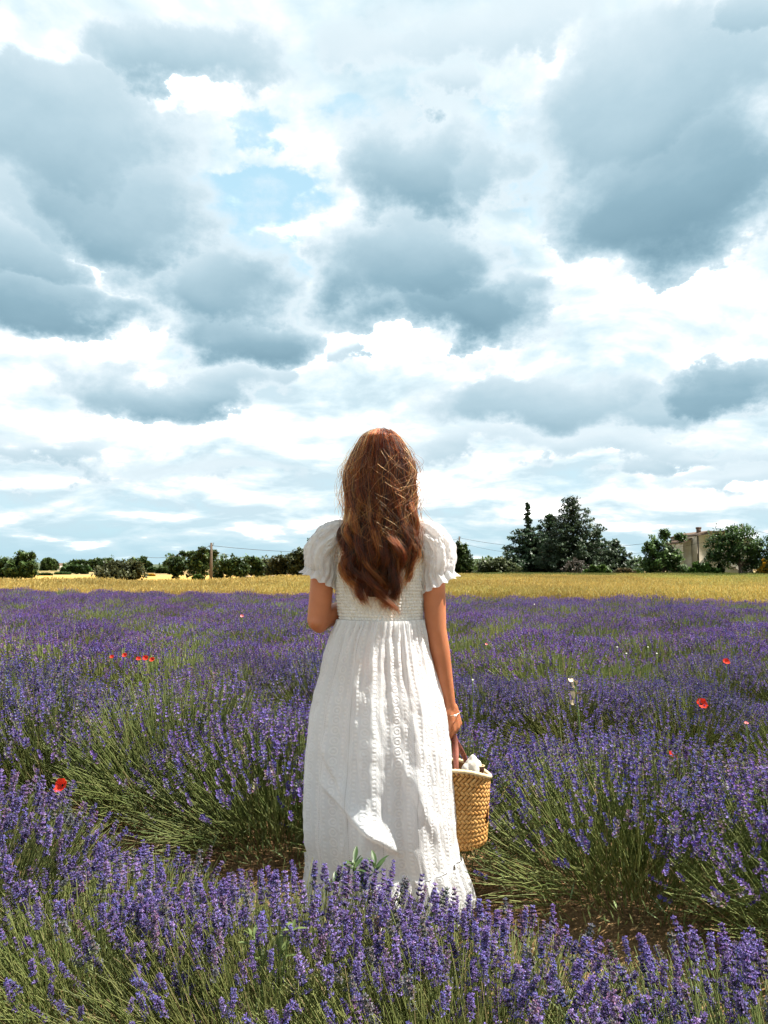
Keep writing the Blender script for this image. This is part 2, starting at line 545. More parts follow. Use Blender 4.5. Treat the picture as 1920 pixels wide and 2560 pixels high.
def spike_template(r, detail):
    """a flower spike along +Z, about 6 cm; detail 2 near, 1 middle, 0 far"""
    out = []
    L = r.uniform(.030, .052)
    nw = {2: 6, 1: 5, 0: 3}[detail]; nf = {2: 7, 1: 5, 0: 3}[detail]
    zs = np.concatenate([[-.018 - .012 * r.random()], np.linspace(0, L, nw - 1)]) if detail else np.linspace(0, L, nw)
    for k, z in enumerate(zs):
        fall = 1.0 - .35 * max(0, (z / L)) ** 2
        for q in range(nf):
            ph = 6.283 * (q + .5 * (k % 2)) / nf + r.uniform(-.3, .3)
            up = r.uniform(.5, 1.15)
            d = np.array([math.cos(ph) * math.cos(up), math.sin(ph) * math.cos(up), math.sin(up)])
            side = np.array([-math.sin(ph), math.cos(ph), 0]); nrm = np.cross(d, side)
            ln = r.uniform(.0095, .0135) * fall * (1.0 if detail else 1.5); w = r.uniform(.0026, .0036) * (1.0 if detail == 2 else 1.35 if detail else 2.2)
            b = np.array([0, 0, z]) + d * .0008
            cal = CALYX[r.integers(len(CALYX))]; vio = VIOLETS[r.integers(len(VIOLETS))]
            if detail == 2:
                ring = [b + d * ln * .55 + (side * math.cos(a) + nrm * math.sin(a)) * w for a in (0, 2.09, 4.19)]
                V = np.array([b] + ring + [b + d * ln])
                F = np.array([[0, 2, 1], [0, 3, 2], [0, 1, 3], [4, 1, 2], [4, 2, 3], [4, 3, 1]])
                out.append((V, F, np.array([cal, cal * .6 + vio * .4, cal * .6 + vio * .4, cal * .5 + vio * .5, vio])))
                if r.random() < .62:                    # an open corolla with lobes
                    c0 = b + d * ln * .9
                    for a in r.uniform(0, 6.28) + np.arange(3) * 2.09:
                        e = side * math.cos(a) + nrm * math.sin(a)
                        f2 = np.cross(d, e)
                        V = np.array([c0, c0 + e * .0034 + f2 * .0019 + d * .002, c0 + e * .0052 + d * .0028, c0 + e * .0034 - f2 * .0019 + d * .002])
                        out.append((V, np.array([[0, 1, 2], [0, 2, 3]]), vio * r.uniform(.95, 1.45) + .015))
            else:
                c = vio if r.random() < (.72 if detail else .85) else cal * 1.2
                V = np.array([b, b + d * ln * .6 + side * w, b + d * ln * 1.15, b + d * ln * .6 - side * w])
                out.append((V, np.array([[0, 1, 2], [0, 2, 3]]), np.array([c * .7, c, c * 1.15, c])))
    V, F, Cc = cat_geo(out)
    return V, F[0], Cc


TEMPL = {d: [spike_template(np.random.default_rng(100 * d + k), d) for k in range(8 if d == 2 else 4)] for d in (0, 1, 2)}


ROW_N = np.array([SLOPE, 1.0]) / math.hypot(SLOPE, 1.0)     # across the rows, away from the camera


def bush_layout(seed, n, R=.56, H=.52, root_=.40):
    """bezier points of every flower stem of a bush that grows as part of a hedge-like row"""
    r = np.random.default_rng(seed)
    ph = r.random(n) * 6.283
    rad = R * np.sqrt(r.random(n)) * (1 + .10 * np.sin(ph * 3 + seed) + .08 * np.sin(ph * 5 + 2 * seed))
    x, y = rad * np.cos(ph), rad * np.sin(ph)
    pp, tt = (x * ROW_N[0] + y * ROW_N[1]) / R, (x * ROW_N[1] - y * ROW_N[0]) / R
    q = np.sqrt(pp ** 2 + .80 * tt ** 2)
    lump = .5 + .5 * np.sin(ph * 2 + seed * 1.7) * q
    z = H * (1.0 - .56 * np.clip(q, 0, 1.15) ** 2.4) * (1 + .055 * r.standard_normal(n) + .06 * (lump - .5))
    low = r.random(n) < .16
    z = np.where(low, z * r.uniform(.62, .92, n), z)
    tall = r.random(n) < .035
    z = np.where(tall, z * r.uniform(1.05, 1.16, n), z)
    tip = np.stack([rad * np.cos(ph), rad * np.sin(ph), z], 1)
    j = r.normal(0, .035, (n, 2))
    base = np.stack([root_ * rad * np.cos(ph) + j[:, 0], root_ * rad * np.sin(ph) + j[:, 1], .03 + .12 * r.random(n)], 1)
    ctl = base * .42 + tip * .58
    ctl[:, :2] = base[:, :2] + (tip[:, :2] - base[:, :2]) * r.uniform(.38, .62, n)[:, None] + r.normal(0, .018, (n, 2))
    ctl[:, 2] = base[:, 2] + (tip[:, 2] - base[:, 2]) * .58
    return base, ctl, tip, r


def stem_geo(b, c, tp, K, sides, r0, r1, colr, r):
    n = len(b); u = np.linspace(0, 1, K + 1)[None, :, None]
    Pt = (1 - u) ** 2 * b[:, None] + 2 * u * (1 - u) * c[:, None] + u * u * tp[:, None]
    T = np.gradient(Pt, axis=1); T, U, W = frames(T)
    rad = (r0 + (r1 - r0) * u[..., 0])[..., None, None]
    ph = r.random(n)[:, None] * 6.28 + np.arange(sides)[None] * 2 * math.pi / max(sides, 2)
    cs, sn = np.cos(ph)[:, None, :, None], np.sin(ph)[:, None, :, None]
    V = Pt[:, :, None] + rad * (cs * U[:, :, None] + sn * W[:, :, None])
    m = (K + 1) * sides
    f = grid_faces(sides, K + 1, sides > 2)
    F = (f[None] + (np.arange(n) * m)[:, None, None]).reshape(-1, 4)
    Cc = np.broadcast_to(colr[:, None], (n, m, 3)).reshape(-1, 3)
    return V.reshape(-1, 3), F, Cc


def stem_cols(r, n):
    a, b, c = np.array([.14, .178, .050]), np.array([.255, .27, .098]), np.array([.088, .125, .036])
    k = r.random((n, 1)); s = r.random((n, 1))
    col = np.where(s < .25, c + (a - c) * k, a + (b - a) * k)
    dry = r.random((n, 1)) < .04
    return np.where(dry, np.array([.30, .24, .12]), col)


def leaf_geo(r, n, R, H, w):
    """narrow grey-green leaves low in the bush"""
    ph = r.random(n) * 6.283; rad = R * .92 * np.sqrt(r.random(n)); z = .02 + H * .50 * r.random(n) ** .8 * (1 - .55 * (rad / R) ** 2)
    P = np.stack([rad * np.cos(ph), rad * np.sin(ph), z], 1)
    d = np.stack([np.cos(ph) * .6, np.sin(ph) * .6, np.full(n, .8)], 1) + r.normal(0, .35, (n, 3))
    T, U, W = frames(d)
    L = r.uniform(.035, .065, n)[:, None]
    V = np.stack([P, P + T * L * .5 + U * w, P + T * L, P + T * L * .5 - U * w], 1).reshape(-1, 3)
    F = np.arange(4 * n).reshape(-1, 4)
    g = np.array([.10, .14, .055]) + r.random((n, 1)) * np.array([.10, .11, .055])
    return V, F, np.repeat(g, 4, 0)


def bush_meshes(seed, lod, n, R, H, bloom=1.0):
    b, c, tp, r = bush_layout(seed, n, R, H, .64 if lod == 2 else .60)
    K, sides, r0, r1 = {2: (4, 3, .0012, .0008), 1: (3, 3, .0015, .0011), 0: (2, 2, .0026, .002)}[lod]
    stems = stem_geo(b, c, tp, K, sides, r0, r1, stem_cols(r, n), r)
    leaves = leaf_geo(r, {2: 2200, 1: 1500, 0: 500}[lod], R, H, {2: .0022, 1: .0030, 0: .006}[lod])
    V, F, Cc = cat_geo([stems, leaves])
    fol = nmesh('foliage', V, F, Cc, [M_STEM])
    T = tp - c; T, U, W = frames(T + np.array([0, 0, .25]) * np.linalg.norm(T, axis=1, keepdims=True))
    pp = (tp[:, 0] * ROW_N[0] + tp[:, 1] * ROW_N[1]) / R; tt = (tp[:, 0] * ROW_N[1] - tp[:, 1] * ROW_N[0]) / R; q = np.sqrt((pp + .10) ** 2 + .35 * tt ** 2); top = tp[:, 2] / H
    flowering = r.random(n) < bloom * np.clip(1.08 - 1.2 * np.clip(q, 0, 1) ** 1.25, .09, .92) * np.where(top < .72 - .25 * q, .45, 1.0)
    if lod == 2: flowering &= r.random(n) < np.interp(pp, [-.75, -.35, -.05, .6], [.10, .17, .42, .40])
    return fol, (tp, T, U, W, flowering, r)


def joined_spikes(lay, lod):
    tp, T, U, W, fl, r = lay
    out = []
    ids = r.integers(0, len(TEMPL[lod]), len(tp))
    for k, (tv, tf, tcc) in enumerate(TEMPL[lod]):
        s = np.where((ids == k) & fl)[0]
        if not len(s): continue
        sc = r.uniform(.55, .95, len(s)) * (1.0 if lod else 1.15)
        M = np.stack([U[s], W[s], T[s]], -1) * sc[:, None, None]
        fade = r.random((len(s), 1))
        tint = np.where(fade < .15, np.array([1.1, 1.2, .55]), np.array([1, 1, 1.0])) * r.uniform(.75, 1.25, (len(s), 1)) * (1 + .08 * r.standard_normal((len(s), 3)))
        out.append(many(tv, tf, tcc, M, tp[s], tint))
    V, F, Cc = cat_geo(out)
    if lod == 0: Cc = Cc * np.array([1.0, .84, .95])
    return nmesh('flower_spikes', V, F, np.clip(Cc, .01, .8), [M_FLOWER])


for k, tn_ in ((4, (.95, 1.25, .50)), (5, (1.25, 1.15, .80)), (6, (1.35, 1.3, 1.12)), (7, (.62, .66, .62))):   # buds, faded, pale and dark spikes
    v_, f_, c_ = TEMPL[2][k]; TEMPL[2][k] = (v_, f_, np.clip(c_ * np.array(tn_), 0, .8))
SPIKE_MESH = [nmesh('flower_spike', v, f, c, [M_FLOWER]) for v, f, c in TEMPL[2]]
ORD = 'first second third fourth fifth sixth seventh eighth ninth tenth eleventh twelfth thirteenth fourteenth fifteenth sixteenth seventeenth eighteenth nineteenth'.split()
for tens, tenth in (('twenty', 'twentieth'), ('thirty', 'thirtieth'), ('forty', 'fortieth'), ('fifty', 'fiftieth')):
    ORD += [tenth] + ['%s-%s' % (tens, w_) for w_ in ORD[:9]]
MID = []
BLOOM = (1, .95, .8, .6, .3)
for k in range(5):
    fol, lay = bush_meshes(20 + k, 1, 2000, .60, .47, BLOOM[k])
    MID.append((fol, joined_spikes(lay, 1)))
FAR = []
for k in range(5):
    fol, lay = bush_meshes(40 + k, 0, 1300, .60, .47, (1, .9, .72, .45, .18)[k])
    FAR.append((fol, joined_spikes(lay, 0)))

NEAR = []                                                 # nearest row: the spikes that show largest are parts of their own
for k in range(3):
    fol, (tp, T, U, W, fl, r) = bush_meshes(300 + k, 2, 2300, .56, .395)
    ids = np.where(fl)[0]
    order = ids[np.argsort(np.hypot(tp[ids, 0], tp[ids, 1] + 1.6) - tp[ids, 2] * .8 + r.normal(0, .12, len(ids)))]
    fl2 = np.zeros(len(tp), bool); fl2[order[290:]] = True
    solo = []
    for i in order[:290]:
        Mx = Matrix(((U[i][0], W[i][0], T[i][0]), (U[i][1], W[i][1], T[i][1]), (U[i][2], W[i][2], T[i][2]))) * r.uniform(.55, .95)
        solo.append((SPIKE_MESH[int(r.choice([0, 0, 1, 1, 2, 2, 3, 3, 4, 5, 6, 6, 7]))], Matrix.Translation(Vector(tp[i])) @ Mx.to_4x4()))
    NEAR.append((fol, joined_spikes((tp, T, U, W, fl2, r), 2), solo))

rr = random.Random(3)
ROW_D = [1.72, 3.28] + [5.38 + 1.78 * k for k in range(9)]
PERSON_Y = 2.70
for ri, d0 in enumerate(ROW_D):
    # bushes along the row  y = d0 - SLOPE x
    step = .62 if ri else .56
    reach = d0 * .78 + 1.0; slope = (.50, .50, .475, .45, .43)[min(ri, 4)]
    xs_ = []
    x = -reach + rr.uniform(0, .3)
    while x < reach:
        xs_.append(x); x += step * math.cos(math.atan(slope)) * rr.uniform(.9, 1.12)
    vis = []
    for x in xs_:
        bx, by = x + rr.uniform(-.05, .05), d0 - slope * x + rr.uniform(-.07, .07)
        if by < .95: continue
        if ri == 1 and -.55 < bx < .45: by = max(by, 3.38)
        elif ri == 1 and .45 <= bx < .84: bx, by = .84 + .2 * (bx - .45), 2.93
        if abs(bx) > by * .505 + .62: continue
        vis.append((bx, by))
    for bi, (bx, by) in enumerate(vis):
        rowname = ORD[ri]
        vi = bi % 3 if ri == 0 else rr.choice((0, 0, 1, 1, 2, 2, 3, 3, 4))
        look = 'mostly green lavender bush' if ri and vi == 4 else 'lavender bush in bloom'
        lab = '%s, %s from the left in the %s' % (look, ORD[bi], 'row nearest the camera' if ri == 0 else rowname + ' row from the camera')
        b = root('lavender_bush', (bx, by, -.01), lab, 'lavender', 'lavender bushes in the %s row' % rowname)
        b.rotation_euler = (0, 0, rr.uniform(-.3, .3))
        s = rr.uniform(.90, 1.10); hz = rr.uniform(.90, 1.10)
        if ri == 1: s *= 1.1
        if ri == 0: s *= .97; hz *= 1.0 + max(0, -bx) * .07 + max(0, min(bx, .6)) * .17
        b.scale = (s, s, s * hz)
        if ri == 0:
            v_ = NEAR[vi]
            link('foliage', v_[0], b)['kind'] = 'stuff'
            link('flower_spikes', v_[1], b)['kind'] = 'stuff'
            for me_, M4 in v_[2]:
                o = bpy.data.objects.new('flower_spike', me_)
                C.objects.link(o); o.parent = b; o.matrix_basis = M4
        else:
            fol, spk = (MID if by < 6.2 else FAR)[vi]
            link('foliage', fol, b)['kind'] = 'stuff'
            link('flower_spikes', spk, b)['kind'] = 'stuff'

# ------------------------------------------------------------------ fields beyond the lavender
M_STUBBLE = field_mat('wheat_stubble', (.42, .27, .075), (.52, .35, .11), .3)
M_MEADOW = field_mat('meadow_soil', (.17, .16, .05), (.28, .23, .075), .2)
M_FARWHEAT = field_mat('ripe_field', (.47, .28, .075), (.56, .37, .12), .05)
M_DRY = field_mat('dry_field', (.33, .29, .18), (.42, .36, .24), .02)
EDGE = 20.9                                              # where the lavender ends, at x = 0
edge = lambda x, d0=EDGE, k=.40: d0 - k * x
sheet('wheat_ground', [(-34, edge(-34)), (24, edge(24)), (50, edge(50)), (50, 58), (-60, 58), (-60, 45)], .01, M_STUBBLE)
sheet('meadow', [(-2, 58.2), (95, 58.2), (120, 130), (-2, 130)], .012, M_MEADOW)
sheet('far_wheat_field', [(-75, 58.2), (-2.2, 58.2), (-2.2, 130), (-120, 130)], .012, M_FARWHEAT)


def stalk_tuft(seed, n, size, h, ear, cols, w):
    r = np.random.default_rng(seed)
    out = []
    P = np.stack([r.uniform(-size, size, n), r.uniform(-size, size, n), np.zeros(n)], 1)
    tip = P + np.stack([r.normal(0, .07, n), r.normal(0, .07, n), h * r.uniform(.82, 1.1, n)], 1)
    ctl = (P + tip) / 2 + r.normal(0, .02, (n, 3))
    c = cols[r.integers(len(cols), size=n)] * r.uniform(.8, 1.2, (n, 1))
    out.append(stem_geo(P, ctl, tip, 2, 2, w, w * .8, c * .85, r))
    d = tip - ctl + np.stack([r.normal(0, .12, n), r.normal(0, .12, n), np.zeros(n)], 1)
    T, U, W = frames(d)
    for A in (U, W):
        V = np.stack([tip, tip + T * ear * .4 + A * ear * .13, tip + T * ear, tip + T * ear * .4 - A * ear * .13], 1).reshape(-1, 3)
        out.append((V, np.arange(4 * n).reshape(-1, 4), np.repeat(c * 1.1, 4, 0)))
    k = n // 2                                           # a few hanging blades
    ph = r.random(k) * 6.28
    b = P[:k] + (tip[:k] - P[:k]) * .45
    e = b + np.stack([np.cos(ph) * .12, np.sin(ph) * .12, r.uniform(-.02, .1, k)], 1)
    s_ = np.stack([-np.sin(ph) * w * 1.6, np.cos(ph) * w * 1.6, np.zeros(k)], 1)
    V = np.stack([b - s_, b + s_, e], 1).reshape(-1, 3)
    out.append((V, np.arange(3 * k).reshape(-1, 3), np.repeat(c[:k] * .9, 3, 0)))
    V, F, Cc = cat_geo(out)
    return nmesh('tuft', V, F, Cc, [M_WHEAT])


def scatter(name, pts, scale, tuft, label, cat):
    """one mass of stalks: a point cloud mesh with the tuft set on every point"""
    me = bpy.data.meshes.new(name); me.from_pydata([tuple(p) for p in pts], [], [])
    a = me.attributes.new('size', 'FLOAT', 'POINT'); a.data.foreach_set('value', np.asarray(scale, np.float32))
    a = me.attributes.new('turn', 'FLOAT', 'POINT'); a.data.foreach_set('value', (rng.random(len(pts)) * 6.28).astype(np.float32))
    src = bpy.data.objects.new(name + '_tuft', tuft)     # only the source of the mass, not linked into the scene
    o = link(name, me)
    ng = bpy.data.node_groups.new(name, 'GeometryNodeTree')
    ng.interface.new_socket('Geometry', in_out='INPUT', socket_type='NodeSocketGeometry')
    ng.interface.new_socket('Geometry', in_out='OUTPUT', socket_type='NodeSocketGeometry')
    gi, go = ng.nodes.new('NodeGroupInput'), ng.nodes.new('NodeGroupOutput')
    oi = ng.nodes.new('GeometryNodeObjectInfo'); oi.inputs['Object'].default_value = src
    ip = ng.nodes.new('GeometryNodeInstanceOnPoints')
    sz = ng.nodes.new('GeometryNodeInputNamedAttribute'); sz.data_type = 'FLOAT'; sz.inputs['Name'].default_value = 'size'
    tn = ng.nodes.new('GeometryNodeInputNamedAttribute'); tn.data_type = 'FLOAT'; tn.inputs['Name'].default_value = 'turn'
    cx = ng.nodes.new('ShaderNodeCombineXYZ')
    L = ng.links.new
    L(gi.outputs[0], ip.inputs['Points']); L(oi.outputs['Geometry'], ip.inputs['Instance'])
    L(tn.outputs['Attribute'], cx.inputs[2]); L(cx.outputs[0], ip.inputs['Rotation'])
    L(sz.outputs['Attribute'], ip.inputs['Scale']); L(ip.outputs[0], go.inputs[0])
    md = o.modifiers.new('scatter', 'NODES'); md.node_group = ng
    return tag(o, label, cat, kind='stuff')


WHEAT_COL = np.array([[.50, .37, .12], [.56, .44, .175], [.44, .31, .085], [.45, .38, .13]])
pts = []
y = 15.5
while y < 56:
    st = .30 if y < 28 else .42
    for x in np.arange(-y * .56 - 1, y * .56 + 1, st):
        xx, yy = x + rng.uniform(-.15, .15), y + rng.uniform(-.15, .15)
        if yy > edge(xx) + .5 and yy < 55 - 17 * min(1, max(0, (-xx - 2) / 5)) + rng.uniform(-1, 1): pts.append((xx, yy, .0))
    y += st
pts = np.array(pts)
scatter('wheat', pts, rng.uniform(.82, 1.12, len(pts)) * np.where(pts[:, 1] > 28, 1.12, 1.0) * (.85 + .3 * vnoise(pts[:, 0] * .35 + 60, pts[:, 1] * .35, 71)), stalk_tuft(5, 46, .19, .50, .085, WHEAT_COL, .0045),
        'golden ripe wheat standing behind the lavender', 'wheat')
GRASS_COL = np.array([[.22, .21, .06], [.30, .26, .09], [.17, .18, .05], [.36, .29, .12]])
pts = []
y = 58.5
while y < 92:
    for x in np.arange(-1, y * .53 + 1, .85):
        pts.append((x + rng.uniform(-.4, .4), y + rng.uniform(-.4, .4), .0))
    y += .85
pts = np.array(pts)
scatter('meadow_grass', pts, rng.uniform(.7, 1.2, len(pts)), stalk_tuft(6, 60, .5, .55, .07, GRASS_COL, .012),
        'rough olive grass between the wheat and the conifers', 'grass')

# low hills far away, with field strips and a far wood
M_HILL = field_mat('far_scrub', (.055, .075, .045), (.10, .115, .07), .012)
hx = np.linspace(-1500, 1500, 241); hy = np.linspace(0, 1, 22)
HX, HT = np.meshgrid(hx, hy)
crest = 11 + 5 * np.sin(HX * .0031 + 1) + 4 * np.sin(HX * .0071) + 3 * vnoise(HX * .02, HT * 0, 9)
HZ = crest * np.sin(np.clip(HT, 0, 1) * math.pi / 2) ** 1.4 - .2
HY = 720 + 900 * HT
o = link('hills', nmesh('hills', np.stack([HX * (HY / 1100), HY, HZ], -1).reshape(-1, 3), grid_faces(len(hx), len(hy), False), mats=[M_HILL], smooth=True))
o['kind'] = 'structure'
for k, (x0, x1, y0, y1, m_) in enumerate([(-320, -180, 300, 520, M_DRY), (-150, -95, 170, 250, M_DRY), (-250, -100, 255, 296, M_MEADOW), (-170, -120, 525, 640, M_DRY)]):
    sheet('far_field', [(x0, y0), (x1, y0), (x1 * 1.15, y1), (x0 * 1.15, y1)], .02 + .004 * k, m_)


# ------------------------------------------------------------------ trees
def leaf_cloud(r, centers, radii, per, size, cols, flat=1.0, droop=0.0):
    n = len(centers) * per
    c = np.repeat(centers, per, 0); rad = np.repeat(radii, per)
    v = r.normal(0, 1, (n, 3)); v /= np.linalg.norm(v, axis=1, keepdims=True)
    P = c + v * (rad * r.random(n) ** .45)[:, None] * np.array([1, 1, flat])
    d = r.normal(0, 1, (n, 3)); T, U, W = frames(d)
    s = size * r.uniform(.6, 1.3, n)[:, None]
    V = np.stack([P - T * s * .5, P + U * s * .32, P + T * s * .55, P - U * s * .32], 1)
    V[:, 2, 2] -= droop * s[:, 0]
    cl = np.repeat(cols[r.integers(len(cols), size=len(centers))] * r.uniform(.75, 1.25, (len(centers), 1)), per, 0) * r.uniform(.7, 1.3, (n, 1))
    return V.reshape(-1, 3), np.arange(4 * n).reshape(-1, 4), np.repeat(cl, 4, 0)


GREEN = np.array([[.05, .085, .024], [.07, .115, .032], [.04, .068, .022], [.085, .13, .04]])
OLIVE = np.array([[.065, .075, .03], [.085, .095, .04], [.05, .06, .025]])
CEDAR = np.array([[.042, .072, .038], [.06, .095, .05], [.072, .11, .06], [.034, .058, .028]])
BRIGHTG = np.array([[.08, .14, .025], [.10, .17, .03], [.06, .11, .02]])


def broad_tree(px, base_py, top_py, half_px, Y, cols, label, lobes, seed, name='broadleaf_tree', cat='tree', trunk_h=.22, dens=1.0, group=None, leaf=.0042, loose=0.0):
    """crown of leafy lobes on limbs; lobes: (x, z, rx, rz) in units of half width / height"""
    r = np.random.default_rng(seed)
    base = at(px, base_py, Y); base.z = 0.0
    Hh = at(px, top_py, Y).z; hw = half_px * Y / FPX
    b = root(name, base, label, cat, group)
    geo = []
    th = Hh * trunk_h
    tr = max(.09, Hh * .028)
    geo.append(tube([(0, 0, -.05), (tr * .3, 0, th * .5), (0, tr * .2, th), (0, 0, th * 1.5)], [tr * 1.3, tr, tr * .85, tr * .5], 8))
    cents, rads = [], []
    for (lx, lz, rx, rz) in lobes:
        cx_, cz, ax, azr = lx * hw, lz * Hh, rx * hw, rz * Hh
        yy = r.uniform(-.35, .35) * hw
        e = np.array([cx_, yy, cz])
        mid = np.array([cx_ * .4, yy * .4, th + (cz - th) * .5])
        geo.append(tube([(0, 0, th * .8), mid, e], [tr * .5, tr * .32, tr * .1], 5))
        k = int(34 * dens * max(.5, ax * azr / (hw * Hh * .12)))
        for _ in range(k):
            v = r.normal(0, 1, 3); v /= np.linalg.norm(v)
            v *= r.uniform(.55, 1.05) if r.random() < .8 else r.uniform(.2, .6)
            p = e + v * np.array([ax, max(ax, azr) * .85, azr])
            if p[2] < .05 * Hh: p[2] = .05 * Hh + r.random() * .1 * Hh
            cents.append(p); rads.append(r.uniform(.10, .2) * min(hw, Hh) * (1 + loose))
            if r.random() < .12: geo.append(tube([e, (e + p) / 2 + r.normal(0, .05, 3), p], [tr * .12, tr * .08, tr * .03], 4, False))
    sz = leaf * Y
    V, F, Cc = leaf_cloud(r, np.array(cents), np.array(rads), 26, sz, cols)
    tv, tf, _ = cat_geo(geo)
    link('trunk', nmesh('trunk', tv, tf, mats=[M_BARK], smooth=True), b)
    k = link('crown', nmesh('crown', V, F, Cc, [M_LEAF]), b); k['kind'] = 'stuff'
    return b


def conifer(px, base_py, top_py, half_px, Y, label, seed, spire=False, dens=1.0, tiers=15, lean=0.0, cols=CEDAR, low=.06):
    r = np.random.default_rng(seed)
    base = at(px, base_py, Y); base.z = 0.0
    Hh = at(px, top_py, Y).z; hw = half_px * Y / FPX
    b = root('conifer', base, label, 'tree', 'dark conifers beyond the wheat')
    geo = [tube([(0, 0, -.05), (lean * .3, 0, Hh * .4), (lean, 0, Hh * .985)], [Hh * .03, Hh * .018, .02], 8)]
    cents, rads = [], []
    for k in range(tiers):
        f = k / (tiers - 1)
        z = Hh * (low + (.97 - low) * f)
        prof = (1 - f) ** .62 * (.85 + .3 * r.random()) if not spire else (max(0, .68 - f) / .68) ** .5 + .13 * (1 - f)
        nb = max(4, int(13 * (1 - .5 * f)))
        for q in range(nb):
            ph = 6.28 * (q + r.random()) / nb
            L = hw * prof * r.uniform(.72, 1.12) + .05
            up = r.uniform(.02, .22) * L
            s0 = np.array([lean * f, 0, z]); e = s0 + np.array([math.cos(ph) * L, math.sin(ph) * L, up])
            mid = (s0 + e) / 2 + np.array([0, 0, -.06 * L])
            geo.append(tube([s0, mid, e], [.05 * (1 - f) + .015, .03, .008], 4, False))
            ns = max(2, int(L / (hw * .13)))
            for u in np.linspace(.25, 1.0, ns):
                p = s0 * (1 - u) ** 2 + 2 * u * (1 - u) * mid + u * u * e
                cents.append(p + r.normal(0, .04 * hw, 3)); rads.append(hw * (.11 + .07 * (1 - u)) * r.uniform(.7, 1.3) * (.26 if spire and f > .64 else 1.0))
    V, F, Cc = leaf_cloud(r, np.array(cents), np.array(rads), int(26 * dens), .0036 * Y, cols, .5)
    tv, tf, _ = cat_geo(geo)
    link('trunk', nmesh('trunk', tv, tf, mats=[M_BARK], smooth=True), b)
    k = link('crown', nmesh('crown', V, F, Cc, [M_LEAF]), b); k['kind'] = 'stuff'
    return b


ROUND = [(0, .62, .62, .32), (-.5, .45, .45, .3), (.5, .45, .45, .3), (0, .35, .8, .28), (.25, .78, .35, .18), (-.3, .75, .3, .18)]
LOW = [(-.6, .38, .4, .34), (0, .5, .5, .42), (.6, .4, .4, .34), (.3, .7, .3, .25), (-.3, .66, .32, .26)]
# right of the woman
conifer(1322, 1446, 1258, 72, 92, 'dark cedar with a bare drooping spire above its crown', 1, True, 1.0, 17)
conifer(1434, 1446, 1250, 104, 88, 'tallest dark conifer with a broad pointed crown', 2, False, 1.2, 18)
conifer(1378, 1446, 1288, 80, 95, 'dark conifer filling the gap between the spired cedar and tallest conifer', 3, False, 1.1, 14)
conifer(1540, 1446, 1352, 58, 90, 'low spreading conifer beside the tallest conifer, toward the house', 4, False, 1.1, 10)
conifer(1494, 1446, 1325, 50, 93, 'slim conifer half hidden behind the tallest conifer', 5, False, 1.0, 10)
broad_tree(1150, 1448, 1352, 40, 80, GREEN * .8, 'dense dark tree just past the woman\'s right sleeve', [(0, .5, .7, .42), (.2, .35, .8, .32), (-.2, .72, .5, .25)], 11, trunk_h=.12, dens=1.3)
broad_tree(1235, 1448, 1394, 66, 86, OLIVE, 'low olive green thicket between the dense tree and the cedar', LOW, 12, 'shrub', 'shrub', .1, 1.1)
broad_tree(1442, 1447, 1385, 34, 82, np.array([[.12, .10, .085], [.10, .085, .07]]), 'bare grey twiggy shrub in front of the tallest conifer', LOW, 13, 'shrub', 'shrub', .1, .25, leaf=.002)
broad_tree(1497, 1447, 1412, 36, 80, BRIGHTG * .8, 'bright green shrub at the foot of the low conifer', LOW, 14, 'shrub', 'shrub', .1)
broad_tree(1560, 1446, 1420, 26, 80, np.array([[.13, .10, .05], [.09, .09, .04]]), 'brownish shrub at the foot of the low conifer', LOW, 15, 'shrub', 'shrub', .1)
broad_tree(1590, 1446, 1424, 18, 80, BRIGHTG * .7, 'small yellow-green shrub left of the tree beside the house', LOW, 16, 'shrub', 'shrub', .1)
broad_tree(1658, 1446, 1326, 66, 84, GREEN, 'leafy tree left of the house with a loose pointed top', [(0, .42, .75, .30), (-.45, .35, .5, .25), (.5, .38, .42, .28), (.0, .72, .38, .22), (.05, .9, .18, .1), (-.6, .62, .18, .10), (.72, .86, .12, .06), (-.55, .2, .4, .18), (.5, .18, .35, .14)], 17, trunk_h=.2, dens=1.15)
broad_tree(1756, 1447, 1406, 38, 78, BRIGHTG, 'bright green bush below the chimney of the house', LOW, 18, 'shrub', 'shrub', .1, 1.2)
broad_tree(1850, 1447, 1312, 92, 78, GREEN * 1.05, 'big round tree hiding half of the house', [(0, .66, .68, .30), (-.5, .56, .42, .24), (.55, .52, .45, .28), (0, .42, .82, .2), (.2, .85, .4, .14), (-.25, .82, .35, .14), (.35, .25, .35, .18), (.75, .3, .3, .25)], 19, trunk_h=.3, dens=1.35)
broad_tree(1916, 1447, 1396, 24, 76, np.array([[.45, .26, .02], [.38, .24, .03], [.12, .12, .03]]), 'yellow-orange flowering bush at the edge of the photo', LOW, 20, 'shrub', 'shrub', .1)
broad_tree(1800, 1448, 1408, 9, 79, GREEN, 'narrow shrub against the house wall beneath the big round tree', LOW, 21, 'shrub', 'shrub', .1)
# left of the woman
broad_tree(52, 1452, 1374, 46, 74, GREEN * .8, 'dark rounded tree with a knobbly top near the far end of the wheat', [(0, .7, .55, .28), (.6, .32, .45, .28), (-.4, .4, .6, .3), (0, .35, .7, .3)], 31, trunk_h=.12, dens=1.2)
broad_tree(4, 1452, 1392, 44, 76, GREEN * .75, 'dark tree cut off by the photo edge beside the rounded tree', LOW, 32, trunk_h=.12, dens=1.1)
broad_tree(303, 1454, 1396, 66, 72, OLIVE * .95, 'wide dome-shaped olive bush standing alone by the wheat', [(-.5, .35, .5, .32), (0, .5, .6, .4), (.5, .45, .5, .4), (.1, .3, .9, .25)], 33, 'shrub', 'shrub', .08, 1.3)
broad_tree(445, 1452, 1376, 30, 78, GREEN * .8, 'dark tree left of the wooden pole, lower than its neighbour', [(0, .45, .8, .4), (.2, .75, .4, .22)], 34, trunk_h=.12, dens=1.2)
